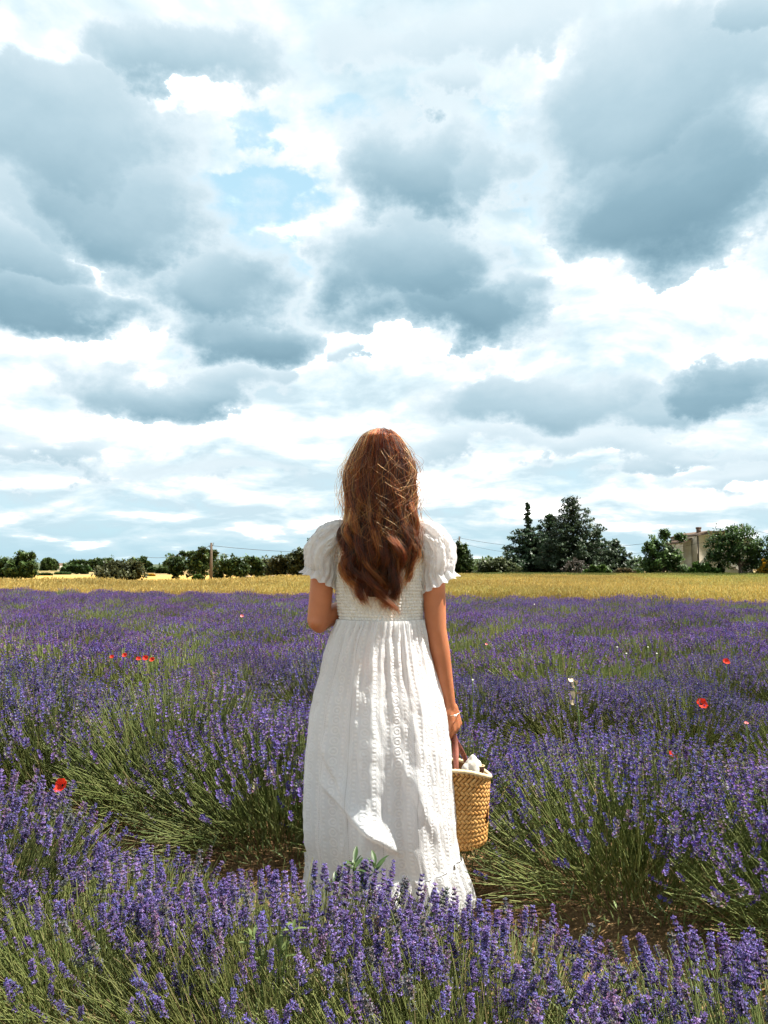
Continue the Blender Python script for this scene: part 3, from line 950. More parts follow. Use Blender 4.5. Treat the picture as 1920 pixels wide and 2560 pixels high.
broad_tree(502, 1452, 1366, 46, 76, GREEN * .85, 'dark loose tree standing right behind the wooden pole', [(-.2, .4, .7, .38), (.3, .5, .5, .4), (.1, .82, .35, .14), (.6, .78, .16, .08), (-.5, .72, .25, .14)], 35, trunk_h=.15, dens=1.15)
broad_tree(495, 1453, 1438, 14, 70, BRIGHTG, 'small bright shrub at the foot of the loose tree', LOW, 36, 'shrub', 'shrub', .1)
for k, (px, top, hw, Y, cl, lab) in enumerate([
        (575, 1392, 40, 84, GREEN, 'first tree right of the wooden pole in the hedgerow'),
        (628, 1388, 36, 88, GREEN * .9, 'tree with thin upright twigs midway along the hedgerow'),
        (668, 1396, 34, 92, OLIVE, 'low olive tree midway along the hedgerow behind the stone posts'),
        (712, 1384, 44, 82, OLIVE * .9, 'rounded olive-brown tree rising toward the woman\'s left sleeve'),
        (762, 1364, 40, 80, OLIVE * .85, 'tall olive-brown tree touching the woman\'s left sleeve'),
        (792, 1336, 34, 86, GREEN * .9, 'highest tree of the hedgerow, partly behind the woman\'s left sleeve')]):
    broad_tree(px, 1450, top, hw * 1.2, Y, cl, lab, LOW if k < 4 else ROUND, 40 + k, trunk_h=.12, dens=1.15, group='trees of the hedgerow')
for k, (px, base, top, hw, Y, lab) in enumerate([
        (118, 1418, 1393, 13, 330, 'small far tree alone on the pale distant field'),
        (135, 1416, 1397, 6, 345, 'tiny far tree beside the pale distant house'),
        (190, 1444, 1412, 27, 150, 'round grey-green bush beyond the far wheat field'),
        (156, 1446, 1434, 16, 140, 'low dark bush left of the round grey-green bush'),
        (112, 1447, 1436, 14, 120, 'low bush at the right foot of the rounded tree'),
        (195, 1432, 1400, 24, 260, 'far dark tree above the round grey-green bush'),
        (236, 1436, 1396, 22, 230, 'far dark tree behind the grey-green bush, toward the dome-shaped bush'),
        (265, 1436, 1395, 28, 240, 'far dark tree rising behind the dome-shaped bush'),
        (345, 1420, 1392, 22, 300, 'far tree between the dome-shaped bush and the distant roofs'),
        (385, 1436, 1420, 14, 190, 'far bush beside the low roof beyond the wheat'),
        (412, 1438, 1418, 16, 170, 'pale grey-green bush left of the pole trees'),
        (432, 1418, 1392, 18, 290, 'far tree just left of the pole trees')]):
    broad_tree(px, base, top, hw * 1.35, Y, GREEN * .9, lab, LOW, 60 + k, 'broadleaf_tree' if 'tree' in lab.split('beyond')[0] else 'shrub', 'tree' if k in (0, 1, 5, 6, 7, 8, 11) else 'shrub', .1, .55, 'trees and bushes of the far plain', leaf=.0055)

# the far wood reads as one mass
r = np.random.default_rng(77)
n = 420
yy = r.uniform(330, 700, n); xx = r.uniform(-.62, .62, n) * yy
keep = ~((xx / yy > -.455) & (xx / yy < -.345)) & ~((xx / yy > -.31) & (xx / yy < -.275))
xx, yy = xx[keep], yy[keep]; n = len(xx)
cs, rs = [], []
for x, y in zip(xx, yy):
    h = r.uniform(4, 8.5); 
    for _ in range(7):
        cs.append((x + r.normal(0, 2.6), y + r.normal(0, 2), h * r.uniform(.2, .85))); rs.append(r.uniform(1.2, 2.4))
V, F, Cc = leaf_cloud(r, np.array(cs), np.array(rs), 16, 1.6, GREEN * 1.0)
tag(link('far_woodland', nmesh('far_woodland', V, F, Cc, [M_LEAF])), 'far dark woodland along the horizon', 'woodland', kind='stuff')

# ------------------------------------------------------------------ the house
m, t, o = material('rough_render')
pc = objcoord(t)
nz = noise(t, pc, 1.3, 7, .65)
c = mixc(t, nz.lin(.3, .7), (.36, .31, .24), (.50, .445, .36))
c = mixc(t, noise(t, pc, 14, 4, .7).lin(.45, .8) * 0.5, c, (.26, .215, .165))
t.links.new(bsdf(t, c, .95, .1, bump(t, nz, .6, .06)).outputs[0], o.inputs[0])
M_RENDER = m
M_TILE = mat_plain('roof_tile', (.11, .075, .055), .85, .1, 6, .4)
M_DARKWOOD = mat_plain('dark_wood', (.06, .045, .035), .8, .2, 12, .3)
M_SOOT = mat_plain('sooty_brick', (.13, .085, .065), .9, .1, 9, .4)
HYd = 96.0
hp = at(1790, 1446, HYd)
house = root('house', (hp.x, HYd, 0), 'old beige rendered house with a chimney, half hidden by the big round tree', 'house')
kx = HYd / FPX
zz_ = lambda py: at(960, py, HYd).z
xx_ = lambda px: (px - 1790) * kx
# main block: gable end towards the camera, ridge running away
def prism(outline, y0, y1):
    n = len(outline)
    V = [(x, y0, z) for x, z in outline] + [(x, y1, z) for x, z in outline]
    quads = np.array([[k, (k + 1) % n, n + (k + 1) % n, n + k] for k in range(n)])
    tris = np.array([[0, k, k + 1] for k in range(1, n - 1)] + [[n, n + k + 1, n + k] for k in range(1, n - 1)])
    return np.array(V), [quads, tris]
xl, xm, xr = xx_(1735), xx_(1762), xx_(1872)
main = [(xl, 0), (xr, 0), (xr, zz_(1352)), (xx_(1800), zz_(1331)), (xm, zz_(1331)), (xl, zz_(1340))]
V, F = prism(main, -1.2, 7.5)
link('wall', nmesh('wall', V, F, mats=[M_RENDER]), house)
V, F = prism([(xx_(1737), 0), (xx_(1766), 0), (xx_(1766), zz_(1335)), (xx_(1737), zz_(1340.5))], -1.55, -1.18)
link('chimney_breast', nmesh('chimney_breast', V, F, mats=[M_RENDER]), house)
V, F = prism([(xx_(1713), 0), (xx_(1734), 0), (xx_(1734), zz_(1348)), (xx_(1713), zz_(1357))], .4, 6.5)
link('side_wing', nmesh('side_wing', V, F, mats=[M_RENDER]), house)
def roof_strip(a, b, th, y0, y1, over):
    d = np.array(b) - np.array(a); d = d / np.linalg.norm(d); nn = np.array([-d[1], d[0]])
    a2, b2 = np.array(a) - d * over, np.array(b) + d * over
    return prism([tuple(a2 + nn * .01), tuple(b2 + nn * .01), tuple(b2 + nn * th), tuple(a2 + nn * th)], y0, y1)
rp = [roof_strip((xl, zz_(1340)), (xm, zz_(1331)), .13, -1.75, 7.8, .12), roof_strip((xm + .02, zz_(1331)), (xx_(1800), zz_(1331)), .12, -1.72, 7.8, .0),
      roof_strip((xx_(1800) + .02, zz_(1331)), (xr, zz_(1352)), .13, -1.74, 7.8, .1)]
V, F, _ = cat_geo(rp)
rf = link('roof', nmesh('roof', V, F, mats=[M_TILE]), house)
V, F = roof_strip((xx_(1713), zz_(1357)), (xx_(1734), zz_(1348)), .13, .1, 6.8, .15)
link('wing_roof', nmesh('wing_roof', V, F, mats=[M_TILE]), house)
V, F, _ = cat_geo([box((xx_(1755), .6, zz_(1327)), (.42, .42, .75)), box((xx_(1755), .6, zz_(1319.5)), (.52, .52, .22)), box((xx_(1755), .6, zz_(1336)), (.5, .5, .18))])
link('chimney', nmesh('chimney', V, F, mats=[M_SOOT]), rf)
V, F, _ = cat_geo([tube([(xx_(1737) - .06, -1.5, .1), (xx_(1737) - .06, -1.5, zz_(1342))], .05, 8)])
link('drainpipe', nmesh('drainpipe', V, F, mats=[M_DARKWOOD]), house)
# garden wall running down from the house, under the tree
wl = at(1806, 1447, 88); garden = root('garden_wall', (wl.x, 88, 0), 'pale garden wall sloping down beneath the big round tree', 'wall')
kx2 = 88 / FPX; z2 = lambda py: at(960, py, 88).z; x2 = lambda px: (px - 1806) * kx2
V, F = prism([(x2(1766), 0), (x2(1850), 0), (x2(1850), z2(1430)), (x2(1810), z2(1404)), (x2(1790), z2(1394)), (x2(1766), z2(1392))], -.15, .15)
link('wall_face', nmesh('wall_face', V, F, mats=[M_RENDER]), garden)
V, F, _ = cat_geo([roof_strip((x2(1766), z2(1392)), (x2(1790), z2(1394)), .07, -.22, .22, 0), roof_strip((x2(1790.4), z2(1394)), (x2(1850), z2(1430)), .07, -.22, .22, 0)])
link('coping', nmesh('coping', V, F, mats=[M_TILE]), garden)

# far farm roofs on the plain
for (px, py0, py1, hwpx, Y, lab) in [(392, 1440, 1430, 11, 210, 'far low farmhouse with a tiled roof beyond the olive bush'),
                                     (143, 1417, 1408, 13, 380, 'far long pale farm building on the horizon'),
                                     (418, 1432, 1420, 9, 260, 'far small farmhouse beside the pale bush')]:
    p = at(px, py0, Y); hh = at(px, py1, Y).z; w = hwpx * Y / FPX
    b = root('farmhouse', (p.x, Y, 0), lab, 'house', 'far farm buildings')
    V, F = prism([(-w, 0), (w, 0), (w, hh * .7), (-w, hh * .7)], -3, 3)
    link('wall', nmesh('wall', V, F, mats=[M_RENDER]), b)
    V = np.array([(-w * 1.05, -3.3, hh * .7), (w * 1.05, -3.3, hh * .7), (w * 1.05, 0, hh), (-w * 1.05, 0, hh), (-w * 1.05, 3.3, hh * .7), (w * 1.05, 3.3, hh * .7)])
    link('roof', nmesh('roof', V, [np.array([[0, 1, 2, 3], [3, 2, 5, 4]]), np.array([[1, 5, 2], [4, 0, 3]])], mats=[M_TILE]), b)

# stone posts at the hedgerow
M_STONE = mat_plain('pale_stone', (.45, .38, .29), .9, .1, 7, .3, .5, .02)
for px, top, lab in [(621, 1440, 'pale stone gatepost at the hedgerow, farther from the woman'), (681, 1439, 'pale stone gatepost at the hedgerow, nearer to the woman')]:
    p = at(px, 1451, 66); hh = at(px, top, 66).z
    b = root('gatepost', (p.x, 66, 0), lab, 'gatepost', 'stone gateposts')
    V, F = box((0, 0, (hh - .09) / 2), (.32, .32, hh - .09)); link('shaft', nmesh('shaft', V, F, mats=[M_STONE]), b)
    V, F = box((0, 0, hh - .045), (.42, .42, .09)); link('cap', nmesh('cap', V, F, mats=[M_STONE]), b)
# low yellow broom clump behind the far wheat
broad_tree(376, 1447, 1437, 11, 110, np.array([[.55, .36, .03], [.45, .33, .05]]), 'low yellow flowering clump beyond the far wheat field', LOW, 90, 'shrub', 'shrub', .1)
broad_tree(1488, 1452, 1444, 13, 60, np.array([[.5, .33, .03], [.4, .3, .05]]), 'low yellow clump in the grass before the conifers', LOW, 91, 'shrub', 'shrub', .1)

# ------------------------------------------------------------------ poles and wires
M_POLE = mat_plain('weathered_pole', (.11, .085, .065), .9, .1, 10, .35)
M_WIRE = mat_plain('wire', (.03, .03, .032), .6, .3)


def pole(px, top, Y, lab):
    p = at(px, 1450, Y); hh = at(px, top, Y).z
    b = root('utility_pole', (p.x, Y, 0), lab, 'pole', 'utility poles')
    V, F = tube([(0, 0, -.3), (.01, 0, hh * .5), (0, 0, hh)], [.15, .12, .10], 10)
    link('post', nmesh('post', V, F, mats=[M_POLE], smooth=True), b)
    V, F, _ = cat_geo([tube([(.12, 0, hh - .25), (.2, 0, hh - .12), (.2, 0, hh + .02)], [.02, .02, .03], 6), tube([(-.12, 0, hh - .45), (-.2, 0, hh - .32), (-.2, 0, hh - .2)], [.02, .02, .03], 6)])
    link('insulator', nmesh('insulator', V, F, mats=[M_WIRE]), b)
    return Vector((p.x, Y, hh))


p1 = pole(527, 1357, 70, 'tall bare wooden utility pole rising above the wheat')
p2 = pole(1149, 1341, 110, 'utility pole whose top shows above the dense dark tree')
p3 = pole(1859, 1309, 84, 'utility pole top poking out of the big round tree')


def wire(a, b, sag, lab, rad=.018):
    u = np.linspace(0, 1, 40)[:, None]
    P = np.array(a)[None] * (1 - u) + np.array(b)[None] * u
    P[:, 2] -= sag * 4 * (u * (1 - u))[:, 0]
    V, F = tube(P, rad, 5)
    tag(link('power_line', nmesh('power_line', V, F, mats=[M_WIRE])), lab, 'wire', 'overhead wires')


wire(p1 - Vector((0, 0, .25)), at(362, 1392, 110), .5, 'overhead wire dropping from the bare pole toward the far plain', .022)
wire(p1 - Vector((0, 0, .25)), p2 - Vector((0, 0, .3)), 1.2, 'overhead wire between the bare pole and the pole behind the dense tree', .02)
wire(p1 - Vector((0, 0, .7)), at(700, 1396, 150), .5, 'thin slack wire from the bare pole into the hedgerow', .015)
wire(p2 - Vector((0, 0, .2)), p3 - Vector((0, 0, .3)), 1.9, 'upper overhead wire passing behind the conifers', .02)
wire(p2 - Vector((0, 0, .9)), p3 - Vector((0, 0, 1.0)), 2.3, 'lower overhead wire passing behind the conifers', .015)
wire(p3 - Vector((0, 0, .2)), at(2000, 1335, 70), .4, 'overhead wire leaving the big round tree at the photo edge', .018)

# ------------------------------------------------------------------ the woman
PY = PERSON_Y
A_ = lambda px, py, Y=PY: np.array(at(px, py, Y))
Zp = lambda py, Y=PY: at(960, py, Y).z
pk = PY / FPX                                            # metres per photo pixel at the woman (horizontally)


def capsule(p0, p1, r0, r1, n=18, sq=(1, 1, 1)):
    p0, p1 = np.asarray(p0, float), np.asarray(p1, float)
    d = p1 - p0; L = np.linalg.norm(d) + 1e-6; T, U, W = frames(d[None]); T, U, W = T[0], U[0], W[0]
    pr = [(-r0 * math.cos(a), r0 * math.sin(a)) for a in np.linspace(.05, math.pi / 2, 6)] + [(L * f, r0 + (r1 - r0) * f) for f in (.25, .5, .75)] + [(L + r1 * math.sin(a), r1 * math.cos(a)) for a in np.linspace(0, math.pi / 2 - .05, 6)]
    P = np.array([p0 + T * s for s, _ in pr]); th = np.arange(n) * 2 * math.pi / n
    R = np.array([r for _, r in pr])
    V = P[:, None] + R[:, None, None] * (np.cos(th)[None, :, None] * U + np.sin(th)[None, :, None] * W)
    V = V.reshape(-1, 3)
    c = (p0 + p1) / 2; V = c + (V - c) * np.asarray(sq)
    F = [grid_faces(n, len(pr))]; m = len(V)
    V = np.concatenate([V, V[:n].mean(0)[None], V[-n:].mean(0)[None]]); k = np.arange(n); b = (len(pr) - 1) * n
    F.append(np.concatenate([np.stack([np.full(n, m), (k + 1) % n, k], 1), np.stack([np.full(n, m + 1), b + k, b + (k + 1) % n], 1)]))
    return V, F


CX = A_(951, 1300)[0]
person = root('person', (CX, PY, 0), 'woman with long auburn hair and a white dress, seen from behind among lavender', 'person')
B = []
cap = lambda *a, **k: B.append(capsule(*a, **k))
hz = Zp(1160)
cap((CX, PY + .012, hz + .018), (CX, PY + .015, hz - .015), .074, .072, sq=(1, 1.2, 1))             # skull
cap((CX, PY + .05, hz - .03), (CX, PY + .062, hz - .085), .052, .032, sq=(1, 1, 1))                 # jaw and chin
cap((CX, PY + .102, hz - .005), (CX, PY + .118, hz - .035), .009, .012)                               # nose
cap((CX - .018, PY + .092, hz - .062), (CX + .018, PY + .092, hz - .062), .008, .008)                 # lips
for s in (-1, 1):
    cap((CX + s * .030, PY + .086, hz + .022), (CX + s * .045, PY + .075, hz + .02), .011, .010)      # brow
    cap((CX + s * .076, PY + .01, hz - .028), (CX + s * .08, PY - .002, hz + .012), .010, .014)       # ear
cap((CX, PY + .02, hz - .07), (CX, PY + .012, Zp(1322)), .050, .056)                                  # neck
sL, sR = A_(815, 1346), A_(1077, 1346)
neck = np.array([CX, PY + .01, Zp(1315)])
cap(neck, sL, .044, .036); cap(neck, sR, .044, .036)                                                    # trapezius to shoulders
for s in (-1, 1):
    cap((CX + s * .060, PY + .014, Zp(1370)), (CX + s * .052, PY + .015, Zp(1490)), .076, .068, sq=(1, 1, 1))
    cap((CX + s * .050, PY + .012, Zp(1490)), (CX + s * .070, PY, Zp(1680)), .066, .085)
    cap((CX + s * .055, PY + .09, Zp(1420)), (CX + s * .05, PY + .1, Zp(1430)), .05, .045)
    cap((CX + s * .075, PY - .05, Zp(1690)), (CX + s * .07, PY - .055, Zp(1720)), .085, .08)
    cap((CX + s * .085, PY, Zp(1690)), (CX + s * .08, PY + .01, .47), .088, .055)                     # thigh
    cap((CX + s * .08, PY + .01, .47), (CX + s * .078, PY - .02, .10), .054, .034)                    # calf
    cap((CX + s * .078, PY - .025, .055), (CX + s * .088, PY + .13, .035), .038, .03, sq=(1, 1, .9))  # foot
# left arm, bent forwards across the waist
eL = A_(797, 1549); eL[1] = PY - .005
wL = np.array([CX - .055, PY + .205, Zp(1512)])
cap(sL, sL + (eL - sL) * .45, .036, .0405); cap(sL + (eL - sL) * .45, eL, .0405, .040); cap(eL, eL + (wL - eL) * .45, .040, .037); cap(eL + (wL - eL) * .42, wL, .038, .025)
cap(eL + np.array([-.002, -.012, -.008]), eL + np.array([.004, -.006, -.016]), .032, .030)
# right arm, hanging
eR = A_(1090, 1572, PY - .01); wR = A_(1124, 1766, PY + .005)
cap(sR, sR + (eR - sR) * .5, .038, .0405); cap(sR + (eR - sR) * .5, eR, .0415, .036)
cap(eR, eR + (wR - eR) * .3, .036, .0345); cap(eR + (wR - eR) * .3, wR, .0345, .0215, sq=(1, 1, 1))


def hand(w, down, back, curl, B, thumb_side=1):
    """down: wrist to knuckles; back: normal of the back of the hand; curl: bend of each joint in radians"""
    down = down / np.linalg.norm(down); back = back - down * (back @ down); back /= np.linalg.norm(back)
    side = np.cross(back, down) * thumb_side             # towards the thumb
    kn = []
    for q, (o_, l_) in enumerate([(.031, .078), (.010, .082), (-.011, .078), (-.029, .070)]):
        k = w + down * l_ + side * o_ + back * (.004 if q in (1, 2) else 0)
        B.append(capsule(w + side * o_ * .55 + down * .008, k, .0165, .0115, 12)); kn.append(k)
    B.append(capsule(w + side * .012 + down * .02, w + side * .012 + down * .06, .019, .017, 12, (1, 1, 1)))
    for q, (k, L) in enumerate(zip(kn, [(.040, .024, .020), (.044, .028, .021), (.041, .026, .020), (.032, .020, .018)])):
        d, p, a = down.copy(), k, 0
        for j, ln in enumerate(L):
            a += curl[j]
            d = down * math.cos(a) - back * math.sin(a)
            e = p + d * ln
            B.append(capsule(p, e, .0098 - .0008 * j, .0092 - .0008 * j, 10)); p = e
    t0 = w + side * .024 + down * .018
    d1 = down * .62 + side * .62 - back * .5; d1 /= np.linalg.norm(d1)
    t1 = t0 + d1 * .040; d2 = down * .75 + side * .05 - back * .7; d2 /= np.linalg.norm(d2)
    t2 = t1 + d2 * .032; t3 = t2 + (down * .5 - side * .5 - back * .7) / 1.0 * .026
    B.append(capsule(t0, t1, .0145, .0115, 10)); B.append(capsule(t1, t2, .0112, .0098, 10)); B.append(capsule(t2, t3, .0098, .0082, 10))
    return (kn[1] + kn[2]) / 2 + down * .022 - back * .026, side


hd = A_(1134, 1820, PY + .012) - wR
grip, grip_side = hand(wR, hd, np.array([.62, -.78, .1]), (.75, 1.25, .8), B, -1)
hand(wL, wL - eL + np.array([.05, .0, -.01]), np.array([-.3, .75, .6]), (.35, .4, .3), B, 1)
V, F, _ = cat_geo(B)
tmp = bpy.data.objects.new('person_volume', nmesh('person_volume', V, F)); C.objects.link(tmp)
md = tmp.modifiers.new('r', 'REMESH'); md.mode = 'VOXEL'; md.voxel_size = .0048; md.use_smooth_shade = True
md = tmp.modifiers.new('s', 'SMOOTH'); md.factor = .5; md.iterations = 7
dg = bpy.context.evaluated_depsgraph_get()
body_me = bpy.data.meshes.new_from_object(tmp.evaluated_get(dg))
bpy.data.objects.remove(tmp)
m, t, o = material('skin')
pc = objcoord(t)
nz = noise(t, pc, 14, 5, .6); fine_ = noise(t, pc, 300, 3, .6)
c = mixc(t, nz.lin(.3, .7), (.38, .128, .055), (.47, .175, .08))
b = bsdf(t, c, .48, .4, bump(t, fine_ + nz * .5, .15, .002), (.25, (1.0, .35, .2), .012))
t.links.new(b.outputs[0], o.inputs[0])
body_me.materials.clear(); body_me.materials.append(m); M_SKIN = m
WP = Matrix.Translation((-CX, -PY, 0))                   # world to the person's own frame
body_me.transform(WP)
body_me.polygons.foreach_set('use_smooth', np.ones(len(body_me.polygons), bool))
link('body', body_me, person)
pv = lambda V: np.asarray(V) - np.array([CX, PY, 0])


# white embroidered cotton
def cotton(name, lines, cell, amp=.6):
    m, t, o = material(name)
    n = t.nodes.new('ShaderNodeUVMap'); n.uv_map = 'uv'
    u, v, _z = sep(t, S(t, n.outputs[0]))
    fu = u.f('FRACT')
    eyelet = (fu - .5).f('ABSOLUTE').smooth(.484, .494) * (v * 150.0).f('FRACT').smooth(.30, .55)
    # a column of embroidered rings between two ladders of dashes
    fv = (v * (1.0 / cell)).f('FRACT')
    rx, ry = (fu - .5) * .093, (fv - .5) * cell
    rad = (rx * rx + ry * ry).f('SQRT')
    alt = (u * .5).f('FRACT').smooth(.49, .51) * 0.55 + 0.45
    ring = alt * ((rad - cell * .36).f('ABSOLUTE').smooth(cell * .11, cell * .04) + rad.smooth(cell * .17, cell * .10))
    lad = ((fu - .5).f('ABSOLUTE') - .285).f('ABSOLUTE').smooth(.055, .035) * (v * 75.0).f('FRACT').f('SUBTRACT', .5).f('ABSOLUTE').smooth(.30, .18)
    scal = ((fu - .5).f('ABSOLUTE') - .40 - ((v * (6.283 / cell * 2)).f('SINE') * .022)).f('ABSOLUTE').smooth(.018, .008)
    work = (ring.max(lad).max(scal)).min(1.0)
    cloth = noise(t, objcoord(t), 55, 6, .7)
    wr = noise(t, objcoord(t), 9, 5, .6, .4)
    base = mixc(t, work, (.84, .85, .86), (.91, .915, .915))
    base = mixc(t, eyelet * (1.0 if lines else 0.0), base, (.56, .55, .54))  # eyelet holes not cut: the shadow seen through them is painted grey
    h = work * .85 + cloth * 1.1 - eyelet * .8 + wr * 2.2
    b = bsdf(t, base, .85, .15, bump(t, h, amp, .0035))
    b.inputs['Sheen Weight'].default_value = .15
    translucent_mix(t, o, b, base, .46)
    return m


M_COTTON = cotton('white_embroidered_cotton', True, .031)
M_SLEEVE = cotton('white_sleeve_cotton', True, .024, 1.0)


def table(tab, py):
    a = np.array(tab, float)
    return np.interp(py, a[:, 0], a[:, 1]), np.interp(py, a[:, 0], a[:, 2])


SK = [(1548, 849, 1054), (1556, 846, 1058), (1581, 832, 1064), (1598, 825, 1067), (1635, 811, 1076), (1686, 798, 1088), (1736, 784, 1103), (1790, 773, 1113), (1854, 766, 1120), (1905, 762, 1123),
      (1973, 759, 1127), (2027, 758, 1130), (2081, 762, 1133), (2124, 771, 1138), (2141, 772, 1141)]
NU, NV = 420, 230
pys = np.linspace(1548, 2141, NV)
th = np.arange(NU) * 2 * math.pi / NU
# image left edge is th = pi, back (camera side) is th = -pi/2
def ridge(x, z, a, b, w, h, skew=.35):
    """a crease running from a to b (x, z), sharper on its lower side"""
    a, b = np.array(a), np.array(b); d = b - a; L = np.linalg.norm(d); d = d / L; nrm = np.array([-d[1], d[0]])
    s = (x - a[0]) * d[0] + (z - a[1]) * d[1]; q = (x - a[0]) * nrm[0] + (z - a[1]) * nrm[1]
    fade = np.clip(np.minimum(s / (.25 * L) + .2, (L - s) / (.25 * L) + .2), 0, 1)
    return h * fade * np.where(q > 0, np.exp(-(q / w) ** 2), np.exp(-(q / (w * skew)) ** 2))


def skirt_rings(pys, flare=0.0, ruffle=None):
    V, UV = [], []
    for j, py in enumerate(pys):
        if ruffle is None:
            l, r = table(SK, py)
        else:
            f = (py - pys[0]) / (pys[-1] - pys[0])
            l, r = table(SK, 2141); l, r = l - 4 - 6 * f, r + 3 + 34 * f ** .8
        z = Zp(py); x0, x1 = A_(l, py)[0], A_(r, py)[0]
        cx, hw = (x0 + x1) / 2, (x1 - x0) / 2
        f = np.clip((py - 1548) / 600, 0, 1.2)
        dep = hw * (.62 + .16 * min(1, f * 2)) + .01
        x = cx + hw * np.cos(th); y = PY - .01 - .02 * f + dep * np.sin(th)
        gath = math.exp(-(py - 1548) / 90.0)
        fold = .0065 * gath * np.sin(th * 46 + 1.5 * np.sin(th * 7)) + .005 * gath * np.sin(th * 27 + 2)
        fold += (.35 + f) * (.0065 * np.sin(th * 11 + .9 * np.sin(th * 3 + 1) + 1.1 * f) + .0065 * np.sin(th * 7 + 2.4 - 1.6 * f) + .004 * np.sin(th * 19 + 3 * f)) * (1 - .5 * np.abs(np.cos(th)))
        if ruffle is not None:
            ff = (py - pys[0]) / (pys[-1] - pys[0])
            fold = fold + (.004 + .011 * ff) * np.sin(th * 24 + 1.2 * np.sin(th * 5)) + .006 * math.exp(-ff * 9)
        back = np.clip(-np.sin(th), 0, 1)
        zz0 = np.full_like(x, z)
        for (ax, ay, bx_, by_, w, h) in [(800, 1960, 985, 2118, .030, .022), (790, 1860, 880, 2010, .030, .014), (830, 1700, 805, 1900, .022, .010), (900, 1560, 880, 1760, .014, .011), (930, 1560, 925, 1700, .010, .006), (870, 1565, 835, 1720, .012, .009), (1000, 1560, 1025, 1740, .012, .006),
                                         (965, 1560, 985, 1800, .014, .005), (1030, 1580, 1060, 1860, .018, .010), (1000, 1900, 1090, 2110, .03, .012), (860, 2030, 1010, 2135, .02, .012)]:
            pa, pb = A_(ax, ay, PY - .2), A_(bx_, by_, PY - .2)
            fold = fold + back * ridge(x, zz0, (pa[0], pa[2]), (pb[0], pb[2]), w, h)
        cr = np.abs(vnoise(th * 9 + 5 + z * 6, zz0 * 11 - th * 1.2 + 20, 41) - .5) + .5 * np.abs(vnoise(th * 22 + 5, zz0 * 24 + 20 + th * 2, 42) - .5)
        fold = fold + .009 * (cr - .35)
        x = x + fold * np.cos(th); y = y + fold * np.sin(th)
        V.append(np.stack([x, y, zz0], 1)); UV.append(np.stack([th / (2 * math.pi) * 14 + .35, np.full(NU, 1.6 - z)], 1))
    return np.concatenate(V), np.concatenate(UV)


def wrap_uv_mesh(name, V, UV, nu, nv, mats):
    """loft with the first column repeated so that the UVs do not wrap"""
    V = V.reshape(nv, nu, 3); UV = UV.reshape(nv, nu, 2)
    per = UV[:, 1:2, 0] - UV[:, 0:1, 0]
    V = np.concatenate([V, V[:, :1]], 1); U2 = UV[:, :1].copy(); U2[..., 0] += per * nu; UV = np.concatenate([UV, U2], 1)
    return nmesh(name, pv(V.reshape(-1, 3)), grid_faces(nu + 1, nv, False), mats=mats, smooth=True, uv=UV.reshape(-1, 2))


V, UV = skirt_rings(pys)
skirt = link('skirt', wrap_uv_mesh('skirt', V, UV, NU, NV, [M_COTTON]), person)
pyr = np.linspace(2138, 2246, 44)
V, UV = skirt_rings(pyr, ruffle=True)
link('hem_ruffle', wrap_uv_mesh('hem_ruffle', V, UV, NU, len(pyr), [M_SLEEVE]), skirt)

# smocked bodice: the puckers are real relief
m, t, o = material('smocked_cotton')
pc = objcoord(t)
b = bsdf(t, mixc(t, noise(t, pc, 60, 4, .7).lin(.3, .7), (.66, .63, .59), (.78, .76, .73)), .9, .1, bump(t, noise(t, pc, 160, 5, .7), .5, .002))
translucent_mix(t, o, b, (.75, .73, .7), .12)
M_SMOCK = m
BO = [(1318, 868, 1036), (1335, 855, 1048), (1360, 845, 1056), (1400, 838, 1062), (1440, 836, 1061), (1475, 840, 1060), (1510, 845, 1058), (1545, 850, 1056), (1558, 851, 1055)]
NB, NVB = 720, 210
pyb = np.linspace(1318, 1558, NVB); thb = np.arange(NB) * 2 * math.pi / NB
V = []
rz = np.random.default_rng(4)
nsc = 64
for j, py in enumerate(pyb):
    l, r = table(BO, py); z = Zp(py)
    x0, x1 = A_(l, py)[0], A_(r, py)[0]; cx, hw = (x0 + x1) / 2, (x1 - x0) / 2
    dep = .098 + .012 * np.clip((py - 1340) / 200, 0, 1) * 0
    row = z / .0108; ri = np.floor(row)
    jit = (np.sin(ri * 12.9) * 43758.5) % 1.0
    uu = thb / (2 * math.pi) * nsc + .22 * np.sin(thb * 9 + ri * 1.7) + .10 * np.sin(ri * 4.1)
    hgt = .55 + .45 * np.sin(np.floor(uu) * 78.2 + ri * 37.7); cell = np.abs(np.sin(math.pi * (row % 1.0))) ** .45
    puck = np.abs(np.sin(math.pi * uu)) ** .45
    seam = np.exp(-((row % 1.0 - .5) / .42) ** 4)
    d = .0095 * puck * (.30 + .70 * cell) * (.6 + .4 * hgt) - .003
    big = .0022 * np.sin(thb * 13 + z * 40) * np.sin(z * 60 + thb * 3)
    rr_ = d + big
    if py > 1552: rr_ = rr_ * 0 - .002
    x = cx + (hw + rr_) * np.cos(thb); y = PY + .012 + (dep + rr_) * np.sin(thb)
    V.append(np.stack([x, y, np.full(NB, z)], 1))
V = np.concatenate(V)
link('bodice', nmesh('bodice', pv(V), grid_faces(NB, NVB), mats=[M_SMOCK], smooth=True), person)


